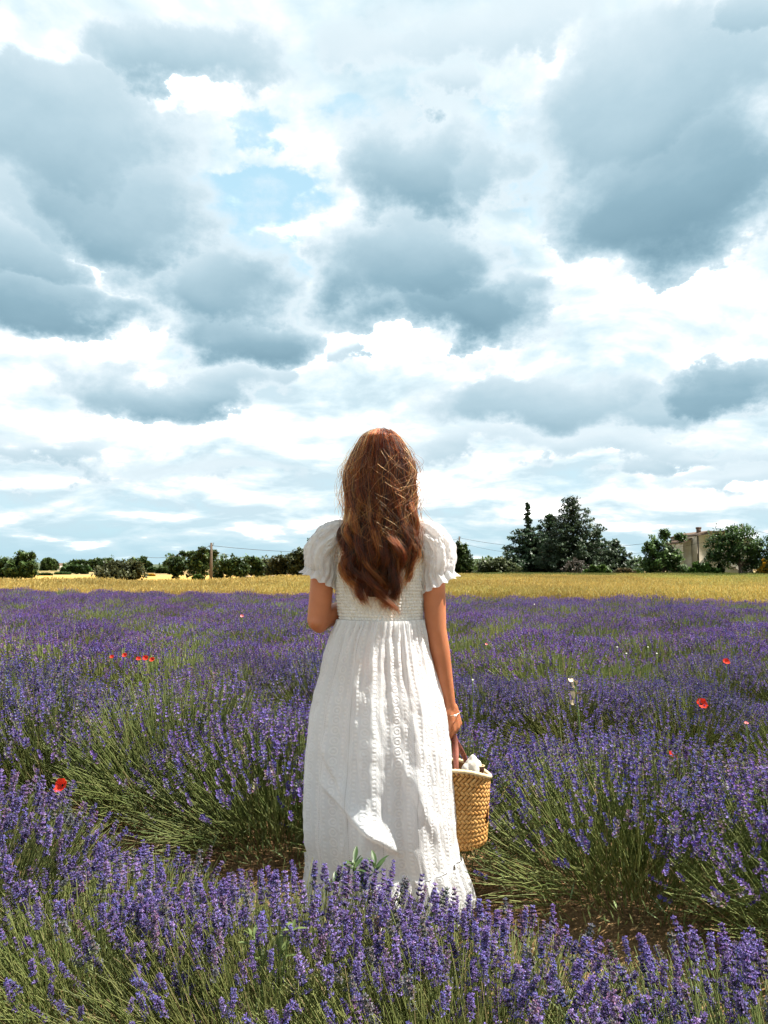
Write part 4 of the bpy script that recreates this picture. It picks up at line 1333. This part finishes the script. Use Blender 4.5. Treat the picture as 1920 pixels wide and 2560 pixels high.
def sleeve(cs, hw, seed, lab):
    r = np.random.default_rng(seed)
    cs = np.array(cs, float); n = len(cs); q = np.linspace(0, n - 1, 96)
    # smooth interpolation of centres and radii
    def interp(a):
        k = np.clip(np.floor(q).astype(int), 0, n - 2); f = (q - k)
        a = np.asarray(a, float); p0, p1 = a[k], a[k + 1]
        m0 = (a[np.clip(k + 1, 0, n - 1)] - a[np.clip(k - 1, 0, n - 1)]) / 2; m1 = (a[np.clip(k + 2, 0, n - 1)] - a[k]) / 2
        if a.ndim > 1: f = f[:, None]
        return (2 * f ** 3 - 3 * f ** 2 + 1) * p0 + (f ** 3 - 2 * f ** 2 + f) * m0 + (-2 * f ** 3 + 3 * f ** 2) * p1 + (f ** 3 - f ** 2) * m1
    P = np.array([A_(x, y, PY + .005) for x, y in interp(cs)]); R = interp(hw) * pk
    T = np.gradient(P, axis=0); T /= np.linalg.norm(T, axis=1, keepdims=True)
    D = np.tile(np.array([0, 1.0, 0]), (len(P), 1)); Sd = np.cross(T, D); Sd /= np.linalg.norm(Sd, axis=1, keepdims=True)
    N_ = 200; a = np.arange(N_) * 2 * math.pi / N_
    gi = n - 3                                            # the gathered ring above the cuff
    out, UV = [], []
    for k in range(len(P)):
        s = q[k]
        g = math.exp(-((s - gi) / .9) ** 2); top = math.exp(-s / .9); ruf = max(0, (s - gi) / 2.0)
        fold = .0045 * g * (1 + np.sin(a * 21 + 2 * np.sin(a * 3 + seed))) + .004 * top * np.sin(a * 17 + seed) + (.002 + .006 * ruf) * (ruf > 0) * (1 + np.sin(a * 13 + 1.5 * np.sin(a * 2 + seed)))
        puff = math.sin(math.pi * min(1, s / gi)) if s < gi else 0
        fold = fold + puff * (.0045 * np.sin(a * 5 + s * .8 + seed) + .004 * np.sin(a * 8 - s * 1.1 + 2 * seed) + .003 * np.sin(a * 13 + s * 2))
        cr = vnoise(a * 5.5 + 40 + s * .6, np.full(N_, s * 2.2 + 3 + seed * 5), 31 + seed) + .5 * vnoise(a * 11 + 9 - s, np.full(N_, s * 4.5), 32 + seed)
        fold = fold + (.2 + puff) * .0085 * (np.abs(cr - .75) - .2) * (s < gi)
        rad = R[k] + fold
        out.append(P[k] + np.cos(a)[:, None] * rad[:, None] * Sd[k] + np.sin(a)[:, None] * (rad * 1.08)[:, None] * D[k] + ruf * .008 * np.sin(a * 13 + seed)[:, None] * T[k] * .5)
        UV.append(np.stack([a / (2 * math.pi) * 9, np.full(N_, s * .028)], 1))
    V, UV = np.concatenate(out), np.concatenate(UV)
    cut = int(np.searchsorted(q, gi + .05))
    o = link('sleeve', wrap_uv_mesh('sleeve', V[:(cut + 1) * N_], UV[:(cut + 1) * N_], N_, cut + 1, [M_SLEEVE]), person)
    link('cuff_ruffle', wrap_uv_mesh('cuff_ruffle', V[cut * N_:], UV[cut * N_:], N_, len(P) - cut, [M_SLEEVE]), o)


sleeve([(874, 1324), (850, 1332), (826, 1352), (808, 1379), (804, 1406), (805, 1428), (801, 1439), (796, 1450)], [22, 34, 40, 41, 40, 35, 38, 42], 1, 'l')
sleeve([(1030, 1324), (1056, 1333), (1081, 1355), (1092, 1384), (1092, 1412), (1088, 1435), (1093, 1448), (1099, 1461)], [22, 35, 42, 43, 43, 38, 41, 46], 5, 'r')

# bracelet
wb = A_(1131, 1783, PY + .008); ax = hd / np.linalg.norm(hd); _, U, W = frames(ax[None]); U, W = U[0], W[0]
a = np.linspace(0, 2 * math.pi, 41)
V, F = tube([wb + U * math.cos(x) * .0265 + W * math.sin(x) * .0265 for x in a], .0013, 6, False)
M_GOLD, t, o = material('pale_gold')
b = bsdf(t, (.85, .72, .48), .3, .5); b.inputs['Metallic'].default_value = 1.0
t.links.new(b.outputs[0], o.inputs[0])
br = link('bracelet', nmesh('bracelet', pv(V), F, mats=[M_GOLD], smooth=True), person)
V, F = ico(wb + (np.array([.25, -.95, -.1])) * .029, (.006, .004, .004), 2)
link('charm', nmesh('charm', pv(V), F, mats=[mat_plain('pearl', (.85, .82, .78), .25, .5)], smooth=True), br)

# hair: a dark core and wavy strands
HT_ = [(1076, 946, 957), (1082, 928, 978), (1094, 908, 993), (1112, 894, 1008), (1134, 881, 1023), (1157, 870, 1034), (1180, 862, 1038), (1235, 863, 1039), (1290, 872, 1034), (1333, 863, 1039),
       (1366, 861, 1036), (1400, 862, 1027), (1424, 866, 1016), (1463, 882, 1002), (1515, 902, 988)]
HD_ = [(1076, 2.705, .020), (1082, 2.70, .050), (1094, 2.70, .075), (1112, 2.70, .090), (1134, 2.70, .102), (1157, 2.70, .110), (1180, 2.70, .115), (1235, 2.695, .112), (1290, 2.675, .095), (1333, 2.655, .078),
       (1366, 2.645, .068), (1400, 2.635, .058), (1424, 2.63, .050), (1463, 2.625, .042), (1515, 2.62, .034)]


def hair_point(py, phi, lay):
    l, r = table(HT_, py); yc, hd_ = table(HD_, py)
    x0, x1 = (l - 960) * pk, (r - 960) * pk
    cx, hw = (x0 + x1) / 2, (x1 - x0) / 2
    z = CAMZ + (np.sin(PITCH) + (1280 - py) / FPX * np.cos(PITCH)) * (PY / (np.cos(PITCH) - (1280 - py) / FPX * np.sin(PITCH)))
    return np.stack([cx + hw * lay * np.sin(phi), yc - hd_ * lay * np.cos(phi), z], -1)


pyh = np.linspace(1077, 1490, 90); ph = np.linspace(-2.2, 2.2, 80)
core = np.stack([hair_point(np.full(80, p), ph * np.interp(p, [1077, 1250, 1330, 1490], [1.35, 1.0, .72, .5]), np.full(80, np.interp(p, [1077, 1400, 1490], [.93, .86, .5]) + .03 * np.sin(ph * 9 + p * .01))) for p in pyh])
M_HAIR, t, o = material('auburn_hair')
n = t.nodes.new('ShaderNodeBsdfHairPrincipled')
n.model = 'CHIANG'; n.parametrization = 'COLOR'
tn_ = t.nodes.new('ShaderNodeAttribute'); tn_.attribute_name = 'tone'; tone = S(t, tn_.outputs['Fac'])
hc = ramp(t, tone, [(0, (.004, .001, .0006)), (.4, (.045, .0062, .0012)), (.72, (.23, .040, .006)), (1, (.66, .24, .05))])
t.links.new(hc.s, n.inputs['Color']); n.inputs['Roughness'].default_value = .32; n.inputs['Radial Roughness'].default_value = .45
n.inputs['Random Roughness'].default_value = .2; n.inputs['IOR'].default_value = 1.34
t.links.new(n.outputs[0], o.inputs[0])
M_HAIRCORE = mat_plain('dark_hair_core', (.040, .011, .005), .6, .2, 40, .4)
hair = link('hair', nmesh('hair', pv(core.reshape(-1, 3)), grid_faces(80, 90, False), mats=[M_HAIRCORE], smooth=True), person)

rh = np.random.default_rng(12)
NS, NP = 5600, 44
strands, tones, rads = [], [], []
clumps = np.sort(rh.uniform(-1.6, 1.6, 34)); clump_end = rh.uniform(1425, 1515, 34) - 34 * np.abs(clumps) ** 1.5 + 18 * (np.abs(np.abs(clumps) - .45) < .2)
clump_ph = rh.random(34) * 6.28; clump_am = rh.uniform(.6, 1.5, 34); clump_tone = rh.uniform(-.2, .26, 34); clump_tw = rh.normal(0, .25, 34)
for i in range(NS):
    phi = rh.uniform(-1.75, 1.75)
    c = int(np.argmin(np.abs(clumps - phi + rh.normal(0, .07))))
    lay = rh.uniform(.93, 1.03)
    start = 1077 + abs(rh.normal(0, 4)); end = clump_end[c] + rh.normal(0, 9)
    if rh.random() < .18: end -= rh.uniform(20, 110)
    u = np.linspace(0, 1, NP) ** .9
    py = start + (end - start) * u
    k = np.clip((py - 1190) / 300, 0, 1)
    pe = phi + (clumps[c] + clump_tw[c] * k - phi) * (k ** 1.2) * .68 + (-.1 * phi) * k
    la = lay + .10 * k * np.sin(py * .035 + clump_ph[c] * 2) * clump_am[c]
    P = hair_point(py, pe, la)
    w = clump_am[c] * np.clip((py - 1150) / 330, 0, 1) ** 1.15
    P[:, 0] += .024 * w * np.sin(py * .047 + clump_ph[c]) + .003 * k * np.sin(py * .06 + i)
    P[:, 1] -= .012 * w * np.cos(py * .047 + clump_ph[c])
    P += rh.normal(0, .0012, 3) * (1 + 4.5 * k[:, None] ** 2)
    P += np.array([rh.normal(0, .005), rh.normal(0, .012), rh.normal(0, .0015)]) * np.clip(1 - u * 5, 0, 1)[:, None]
    strands.append(P); rads.append(np.interp(u, [0, .1, .8, 1], [.0004, .00062, .00055, .00015]))
    tones.append(np.clip(.36 + clump_tone[c] * 1.3 + rh.normal(0, .2) + (.34 if rh.random() < .10 else 0), 0, 1))
for i in range(150):                                      # wind-blown strands crossing the mass and flying off its edges
    phi = rh.uniform(-1.6, 1.6); a0 = rh.uniform(1085, 1330); ln = rh.uniform(60, 230)
    u = np.linspace(0, 1, NP)
    py = np.clip(a0 + ln * u, 1077, 1515)
    sweep = rh.uniform(.3, 1.6) * rh.choice([-1, 1])
    pe = phi + sweep * u ** 1.3 + .25 * np.sin(u * rh.uniform(3, 8) + rh.random() * 6)
    P = hair_point(py, np.clip(pe, -1.9, 1.9), 1.04 + .05 * rh.random() + .14 * u ** 2 * rh.random())
    edge_ = abs(phi) > 1.0
    if edge_: P[:, 0] += np.sign(phi) * .05 * u ** 2 * rh.random() + .012 * np.sin(u * 7 + i)
    strands.append(P); rads.append(np.full(NP, .0006) * np.interp(u, [0, .9, 1], [1, .8, .2])); tones.append(rh.uniform(.45, .95))
for i in range(70):                                       # fine wisps beside the hair
    sgn = rh.choice([-1, 1]); a0 = rh.uniform(1110, 1320); ln = rh.uniform(80, 200); u = np.linspace(0, 1, NP)
    P = hair_point(np.clip(a0 + ln * u, 1077, 1515), np.full(NP, sgn * 1.5), 1.0)
    P[:, 0] += sgn * (.004 + rh.uniform(0, .03) * np.sin(u * rh.uniform(2, 4)) ** 2 + .004 * np.sin(u * 12 + i)); P[:, 1] += rh.uniform(-.05, .03)
    strands.append(P); rads.append(np.full(NP, .00038)); tones.append(rh.uniform(.1, .7))
hcv = bpy.data.hair_curves.new('hair_strands')
hcv.add_curves([NP] * len(strands))
hcv.points.foreach_set('position', pv(np.concatenate(strands)).astype(np.float32).ravel())
hcv.points.foreach_set('radius', np.concatenate(rads).astype(np.float32))
at_ = hcv.attributes.new('tone', 'FLOAT', 'CURVE'); at_.data.foreach_set('value', np.array(tones, np.float32))
hcv.materials.append(M_HAIR)
k = link('hair_strands', hcv, hair); k['kind'] = 'stuff'

# ------------------------------------------------------------------ basket, held in her right hand
BY = PY + .05
bc = at(1128, 1915, BY)
BX, BZ0, BZ1 = bc.x, at(1128, 2116, BY).z, at(1128, 1913, BY).z
basket = root('straw_basket', (BX, BY, BZ0), 'woven straw basket with brown leather straps hanging from the woman\'s hand', 'basket')
M_STRAW, t, o = material('straw')
r = objrand(t); pc = objcoord(t)
c = mixc(t, r, (.48, .225, .058), (.65, .355, .115))
c = mixc(t, noise(t, pc, 90, 4, .6).lin(.3, .75) * 0.45, c, (.34, .165, .05))
t.links.new(bsdf(t, c, .55, .35).outputs[0], o.inputs[0])
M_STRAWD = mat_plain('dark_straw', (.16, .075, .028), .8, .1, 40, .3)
M_RIM = mat_plain('pale_straw', (.62, .47, .27), .6, .3, 60, .3, .5, .004)
HB = BZ1 - BZ0


def basket_pt(a, v, off=0.0):
    """a: angle, v: 0 rim .. 1 bottom"""
    v = np.asarray(v, float); a = np.asarray(a, float)
    ra = .133 - .026 * v - .02 * np.clip((v - .93) / .07, 0, 1) ** 2; rb = .078 - .016 * v - .014 * np.clip((v - .93) / .07, 0, 1) ** 2
    zr = HB - .036 * np.cos(a) ** 2 * np.where(np.cos(a) > 0, 1.0, .7)        # the rim dips at both ends
    z = zr * (1 - v) + .012 * np.cos(a) ** 4 * v
    return np.stack([(ra + off) * np.cos(a) + .012 * v, (rb + off) * np.sin(a), z], -1)


av = np.linspace(0, 2 * math.pi, 97)[:-1]; vv = np.linspace(0, 1, 40)
inner = np.concatenate([basket_pt(av, np.full(96, x), -.0035) for x in vv])
V = np.concatenate([inner, [[.012, 0, .004]]]); F = [grid_faces(96, 40), np.array([[39 * 96 + k, 39 * 96 + (k + 1) % 96, len(V) - 1] for k in range(96)])]
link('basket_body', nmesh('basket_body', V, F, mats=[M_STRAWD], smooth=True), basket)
# rolled rim, wrapped with straw
rimP = basket_pt(np.linspace(0, 2 * math.pi, 121), np.zeros(121), .001)
rad = .0062 + .0012 * np.abs(np.sin(np.arange(121) * 1.57))
V, F = tube(rimP, rad, 8, False)
link('rim', nmesh('rim', V, F, mats=[M_RIM], smooth=True), basket)
# twill of diagonal straw strips: each float of the weave is a piece
cs = .0112
pu, pw = np.meshgrid(np.linspace(-1, 1, 5), np.linspace(-1, 1, 3))
pz = (.0034 * (1 - pu ** 2) ** .6 * (1 - .35 * pw ** 2)).ravel()
sv = np.stack([pu.ravel() * cs * .97, pw.ravel() * cs * .44, pz], 1)
sf = grid_faces(5, 3, False)
n0 = len(sv); rimi = [0, 1, 2, 3, 4, 9, 14, 13, 12, 11, 10, 5]
sv = np.concatenate([sv, sv[rimi] - np.array([0, 0, .003])])
sf = np.concatenate([sf, np.array([[rimi[(k + 1) % 12], rimi[k], n0 + k, n0 + (k + 1) % 12] for k in range(12)])])
strip_me = nmesh('straw_strip', sv, sf, mats=[M_STRAW], smooth=True)
per = np.cumsum(np.concatenate([[0], np.linalg.norm(np.diff(basket_pt(np.linspace(0, 2 * math.pi, 721), np.full(721, .4)), axis=0), axis=1)]))
PER = per[-1]; ang_of = lambda s: np.interp(s % PER, per, np.linspace(0, 2 * math.pi, 721))
places = []
q2 = math.sqrt(.5)
K = int((PER + HB) / cs) + 4
for i in range(-K, K):
    for j in range(-K, K):
        md4 = (i + j) % 4
        if md4 == 0: ci, cj, along = i + 1.0, j + .5, 0        # a float of the first direction over two cells
        elif md4 == 2: ci, cj, along = i + .5, j + 1.0, 1
        else: continue
        if md4 == 2 and (i + j) % 4 != 2: continue
        s, h = (ci - cj) * q2 * cs, (ci + cj) * q2 * cs
        if not (0 <= s < PER and .004 < h < HB - .006): continue
        places.append((s, h / HB, along))
facing, others = [], []
for s, v, along in places:
    a = ang_of(s); p = basket_pt(a, v, .0); e = 1e-3
    ts = basket_pt(a + e, v) - basket_pt(a - e, v); ts = ts / np.linalg.norm(ts)
    tv_ = basket_pt(a, min(1, v + e)) - basket_pt(a, v - e); tv_ /= np.linalg.norm(tv_)
    nn = np.cross(tv_, ts); nn /= np.linalg.norm(nn)
    if nn @ np.array([math.cos(a), math.sin(a), 0]) < 0: nn = -nn
    d = (ts + tv_) if along == 0 else (ts - tv_); d = d - nn * (d @ nn); d /= np.linalg.norm(d)
    w = np.cross(nn, d)
    Mx = np.stack([d, w, nn], 1)
    (facing if nn[1] < .15 and math.cos(a) > -.35 else others).append((p, Mx))
for p, Mx in facing[:300]:
    o_ = bpy.data.objects.new('straw_strip', strip_me); C.objects.link(o_); o_.parent = basket
    sc = random.uniform(.92, 1.05)
    o_.matrix_basis = Matrix.Translation(Vector(p)) @ (Matrix(Mx.tolist()) * sc).to_4x4()
others += facing[300:]
V, F, _ = many(sv, sf, np.ones((len(sv), 3)), np.array([m_ for _, m_ in others]), np.array([p for p, _ in others]))
k = link('straw_weave', nmesh('straw_weave', V, F, mats=[M_STRAW], smooth=True), basket); k['kind'] = 'stuff'

# leather straps: two loops meeting in the hand
M_LEATHER = mat_plain('brown_leather', (.27, .085, .055), .5, .4, 30, .25, .3, .003)


def ribbon(P, width, axis_, th=.003):
    P = np.asarray(P, float); T = np.gradient(P, axis=0); T /= np.linalg.norm(T, axis=1, keepdims=True)
    A2 = np.asarray(axis_, float); A2 = A2[None] - T * (T @ A2)[:, None]; A2 /= np.linalg.norm(A2, axis=1, keepdims=True); N2 = np.cross(T, A2)
    wd = np.broadcast_to(np.asarray(width), (len(P),))[:, None]
    V = np.stack([P + A2 * wd / 2 + N2 * th / 2, P - A2 * wd / 2 + N2 * th / 2, P - A2 * wd / 2 - N2 * th / 2, P + A2 * wd / 2 - N2 * th / 2], 1).reshape(-1, 3)
    F = [grid_faces(4, len(P)), ]
    e = len(V) - 4
    return V, [np.concatenate([F[0], np.array([[0, 1, 2, 3], [e + 3, e + 2, e + 1, e]])])]


def bez(pts, n=30):
    pts = np.array(pts, float); u = np.linspace(0, 1, n)[:, None]
    Q = [pts]
    out = np.zeros((n, 3)); N_ = len(pts) - 1
    for k in range(N_ + 1): out += math.comb(N_, k) * u ** k * (1 - u) ** (N_ - k) * pts[k]
    return out


bo = np.array([BX, BY, BZ0]); gl = np.array(grip) - bo
for sy, xs2 in ((-1, (-.055, .010)), (1, (-.045, .062))):
    rimA = basket_pt(math.atan2(sy * .9, xs2[0] / .133), 0.06); rimB = basket_pt(math.atan2(sy * .9, xs2[1] / .133), 0.06)
    top = gl + np.array([0, sy * .004, .004])
    P = np.concatenate([bez([rimA, rimA * [1, 1, 1] + [0, 0, .05], top + [-.022, 0, -.05], top + [-.008, 0, 0]], 26), bez([top + [-.008, 0, 0], top + [0, 0, .010], top + [.008, 0, 0]], 9)[1:], bez([top + [.008, 0, 0], top + [.020, 0, -.05], rimB + [-.004, 0, .05], rimB], 26)[1:]])
    wd = np.interp(np.linspace(0, 1, len(P)), [0, .25, .5, .75, 1], [.019, .023, .021, .023, .013])
    V, F = ribbon(P, wd, (.85, -.5, .1))
    link('strap', nmesh('strap', V, F, mats=[M_LEATHER]), basket)

# folded white cloth and a bottle inside the basket
import bmesh
bm = bmesh.new(); bmesh.ops.create_icosphere(bm, subdivisions=5, radius=1.0)
for v in bm.verts:
    p = v.co.copy(); f = .06 * math.sin(p.x * 5 + p.z * 3) + .05 * math.sin(p.y * 6 + p.x * 4 + 1) + .02 * math.sin(p.z * 11 + p.x * 9) + .08 * abs(math.sin(p.x * 3 - p.z * 3 + 2))
    v.co = p * (.9 + f)
    v.co.x *= .036; v.co.y *= .034; v.co.z *= .060
me = bpy.data.meshes.new('cloth'); bm.to_mesh(me); bm.free()
me.polygons.foreach_set('use_smooth', np.ones(len(me.polygons), bool))
M_LINEN, t, o = material('white_linen')
b = bsdf(t, (.74, .69, .62), .9, .1, bump(t, noise(t, objcoord(t), 120, 5, .7), .4, .002)); translucent_mix(t, o, b, (.7, .66, .6), .2)
me.materials.append(M_LINEN)
cl = at(1178, 1934, BY - .005)
o_ = tag(link('cloth', me, None, cl), 'crumpled off-white cloth tucked inside the straw basket', 'cloth'); o_.rotation_euler = (.1, .25, .3)
cl2 = at(1142, 1948, BY + .01)
bt = at(1202, 1927, BY - .012)
bottle = root('bottle', (bt.x, bt.y, bt.z - .17), 'dark brown bottle with its neck poking out of the straw basket', 'bottle')
prof = [(.0, 0), (.024, .002), (.025, .03), (.025, .09), (.021, .115), (.0115, .14), (.0095, .155), (.0095, .172)]
a = np.arange(24) * 2 * math.pi / 24
V = np.concatenate([[(r_ * math.cos(x), r_ * math.sin(x), z) for x in a] for r_, z in prof])
M_GLASS, t, o = material('brown_glass'); b = bsdf(t, (.10, .03, .012), .12, .5); t.links.new(b.outputs[0], o.inputs[0])
link('glass', nmesh('glass', V, grid_faces(24, len(prof)), mats=[M_GLASS], smooth=True), bottle)
V, F = tube([(0, 0, .171), (0, 0, .186)], .0118, 20)
link('stopper', nmesh('stopper', V, F, mats=[mat_plain('dark_cork', (.09, .035, .02), .5, .4)]), bottle)
V, F = tube([(.0125 * math.cos(x), .0125 * math.sin(x), .187) for x in np.linspace(0, 6.283, 25)], .0018, 6, False)
link('cap_ring', nmesh('cap_ring', V, F, mats=[M_RIM]), bottle)
V, F = tube([(.011 * math.cos(x), .011 * math.sin(x), .160) for x in np.linspace(0, 6.283, 25)], .0022, 6, False)
link('neck_cord', nmesh('neck_cord', V, F, mats=[M_RIM]), bottle)

# ------------------------------------------------------------------ poppies and other flowers among the lavender
M_POPPY, t, o = material('poppy_petal')
c = mixc(t, noise(t, objcoord(t), 60, 4, .6).lin(.3, .7), (.55, .02, .01), (.72, .05, .018)); translucent_mix(t, o, bsdf(t, c, .6, .2), c, .35)
M_PINKP = mat_plain('pink_petal', (.75, .22, .22), .6, .2)
M_CENTRE = mat_plain('poppy_centre', (.02, .018, .02), .8, .2)
M_GREEN = mat_plain('green_stem', (.12, .17, .05), .6, .2, 40, .2)
M_CREAM = mat_plain('cream_petal', (.55, .44, .29), .7, .2, 60, .3)


def petal_mesh(L, W_, cup, seed):
    r = np.random.default_rng(seed)
    U_, T_ = np.meshgrid(np.linspace(-1, 1, 9), np.linspace(0, 1, 8))
    wid = W_ * (.35 + .6 * np.sin(np.clip(T_ * 1.9, 0, math.pi * .92)) ** .7)
    x = U_ * wid; y = L * T_ * (1 - .12 * U_ ** 2)
    z = cup * T_ ** 1.4 + .25 * W_ * U_ ** 2 * T_ + .05 * L * np.sin(U_ * 6 + seed) * T_ ** 2 + .03 * L * r.normal(0, 1, U_.shape) * T_
    return np.stack([x, y, z], -1).reshape(-1, 3), grid_faces(9, 8, False)


def poppy(px, py, z, size, lab, mat=None, tilt=(0, 0), name='poppy', cat='poppy', group='poppies in the lavender', petals=4, h=None):
    p = at_z(px, py, z)
    b = root(name, (p.x, p.y, 0), lab, cat, group)
    P = bez([(random.uniform(-.05, .05), random.uniform(-.03, .06), -.01), (0, 0, z * .6), (0, 0, z)], 12)
    V, F = tube(P, [.0022] * 12, 6); link('stem', nmesh('stem', V, F, mats=[M_GREEN], smooth=True), b)
    R0 = Matrix.Rotation(tilt[0], 3, 'X') @ Matrix.Rotation(tilt[1], 3, 'Y')
    for q in range(petals):
        V, F = petal_mesh(size, size * .72, size * (.45 if q % 2 else .6), q + int(px))
        a = q * 2 * math.pi / petals + random.uniform(-.15, .15)
        Rz = np.array(R0 @ Matrix.Rotation(a, 3, 'Z'))
        link('petal', nmesh('petal', V @ Rz.T + np.array([0, 0, z]), F, mats=[mat or M_POPPY], smooth=True), b)
    V, F = ico((0, 0, z + size * .18), size * .16, 2); link('centre', nmesh('centre', V, F, mats=[M_CENTRE if petals == 4 else M_CREAM], smooth=True), b)
    return b


poppy(1753, 1762, .43, .029, 'largest red poppy standing alone among the lavender beyond the basket', tilt=(.9, .1))
poppy(1679, 1891, .45, .019, 'red poppy nearer than the largest one, above the second lavender row', tilt=(.5, .5))
poppy(156, 1966, .34, .026, 'red poppy half hidden in the furrow behind the nearest lavender row', tilt=(1.0, -.3))
poppy(1815, 1656, .60, .020, 'small far red poppy near the photo edge, beyond the largest poppy', tilt=(.8, 0))
poppy(1866, 1809, .50, .008, 'tiny pink-red poppy near the photo edge, below the small far poppy', M_PINKP, (.5, 0))
poppy(280, 1643, .55, .014, 'first of the far red poppies, counting from the left', tilt=(.8, 0))
poppy(312, 1639, .57, .016, 'second of the far red poppies, counting from the left', tilt=(.9, 0))
poppy(346, 1648, .55, .015, 'third of the far red poppies, beside the two close ones', tilt=(.8, .2))
poppy(364, 1646, .57, .018, 'fourth far red poppy, left one of the close pair', tilt=(1.0, .1))
poppy(381, 1650, .55, .017, 'last of the far red poppies, right one of the close pair', tilt=(.9, -.1))
poppy(605, 1541, .58, .020, 'pink poppy far back, left of the woman\'s bent arm', M_PINKP, (.8, 0))
poppy(1216, 1611, .55, .010, 'pale red poppy far back, right of the woman\'s elbow', M_PINKP, (.8, 0))
# a withered cream flower stalk
p = at_z(1436, 1702, .66)
b = root('cream_flower', (p.x, p.y, 0), 'tall withered cream flower head above the lavender right of the woman', 'flower')
V, F = tube(bez([(.05, .02, 0), (.03, 0, .4), (0, 0, .66)], 12), .004, 6); link('stem', nmesh('stem', V, F, mats=[M_GREEN], smooth=True), b)
for q in range(9):
    V, F = petal_mesh(.020, .012, .012, q + 50)
    Rq = np.array(Matrix.Rotation(q * 2.4, 3, 'Z') @ Matrix.Rotation(random.uniform(-.4, 1.0), 3, 'X'))
    link('petal', nmesh('petal', V @ Rq.T + np.array([random.uniform(-.015, .015), 0, .655 - q * .013]), F, mats=[M_CREAM], smooth=True), b)
for q, (px, py) in enumerate([(1543, 1618), (1566, 1634), (1642, 1634), (1620, 1618), (1336, 1511), (1182, 1700)]):
    poppy(px, py, .58, .005 if py > 1600 else .008, 'small white wild flower, %s of those standing above the lavender right of the woman' % ORD[q], mat_plain('white_petal', (.8, .78, .7), .7, .2) if q == 0 else bpy.data.materials['white_petal'],
          (.6, 0), 'white_wildflower', 'flower', 'white wild flowers', 5)

# ------------------------------------------------------------------ leafy weeds growing through the lavender
M_WEED, t, o = material('weed_leaf')
c = mixc(t, noise(t, objcoord(t), 30, 4, .6).lin(.3, .7), (.035, .07, .018), (.07, .12, .035)); translucent_mix(t, o, bsdf(t, c, .45, .4), c, .3)
M_WEED2, t, o = material('pale_weed_leaf')
c = mixc(t, noise(t, objcoord(t), 30, 4, .6).lin(.3, .7), (.11, .16, .045), (.18, .23, .08)); translucent_mix(t, o, bsdf(t, c, .45, .4), c, .35)


def leaf_mesh(L, W_, bend):
    U_, T_ = np.meshgrid(np.linspace(-1, 1, 5), np.linspace(0, 1, 10))
    wid = W_ * np.sin(T_ * math.pi) ** .8 + .0008
    return np.stack([U_ * wid, L * T_, bend * L * T_ ** 2 + .35 * wid * np.abs(U_)], -1).reshape(-1, 3), grid_faces(5, 10, False)


def weed(px, py, Y, whorls, L, mat, lab, seed):
    r = random.Random(seed)
    p = at(px, py, Y)
    b = root('leafy_weed', (p.x, Y, 0), lab, 'weed')
    for (dx_, dz_, nl) in whorls:
        top = Vector((dx_, r.uniform(-.02, .02), p.z + dz_))
        V, F = tube(bez([(dx_ * .2, 0, 0), (dx_ * .5, 0, top.z * .6), tuple(top)], 14), .0018, 6); link('stem', nmesh('stem', V, F, mats=[M_GREEN], smooth=True), b)
        for q in range(nl):
            V, F = leaf_mesh(L * r.uniform(.7, 1.15), L * .14, r.uniform(-.35, .1))
            Rq = np.array(Matrix.Rotation(q * 2.4 + r.uniform(-.3, .3), 3, 'Z') @ Matrix.Rotation(r.uniform(.25, 1.1), 3, 'X'))
            link('leaf', nmesh('leaf', V @ Rq.T + np.array(top) - np.array([0, 0, q * .0035]), F, mats=[mat], smooth=True), b)
    return b


weed(905, 2150, 2.12, [(-.02, .0, 9), (.035, -.015, 8), (-.07, -.06, 7), (.0, -.05, 8)], .043, M_WEED, 'green leafy weed rising against the hem of the white dress', 1)
weed(655, 2350, 1.75, [(-.02, .0, 9), (.04, -.02, 8), (.0, -.05, 9), (.06, .02, 7)], .034, M_WEED2, 'pale green leafy weed inside the nearest lavender row', 2)
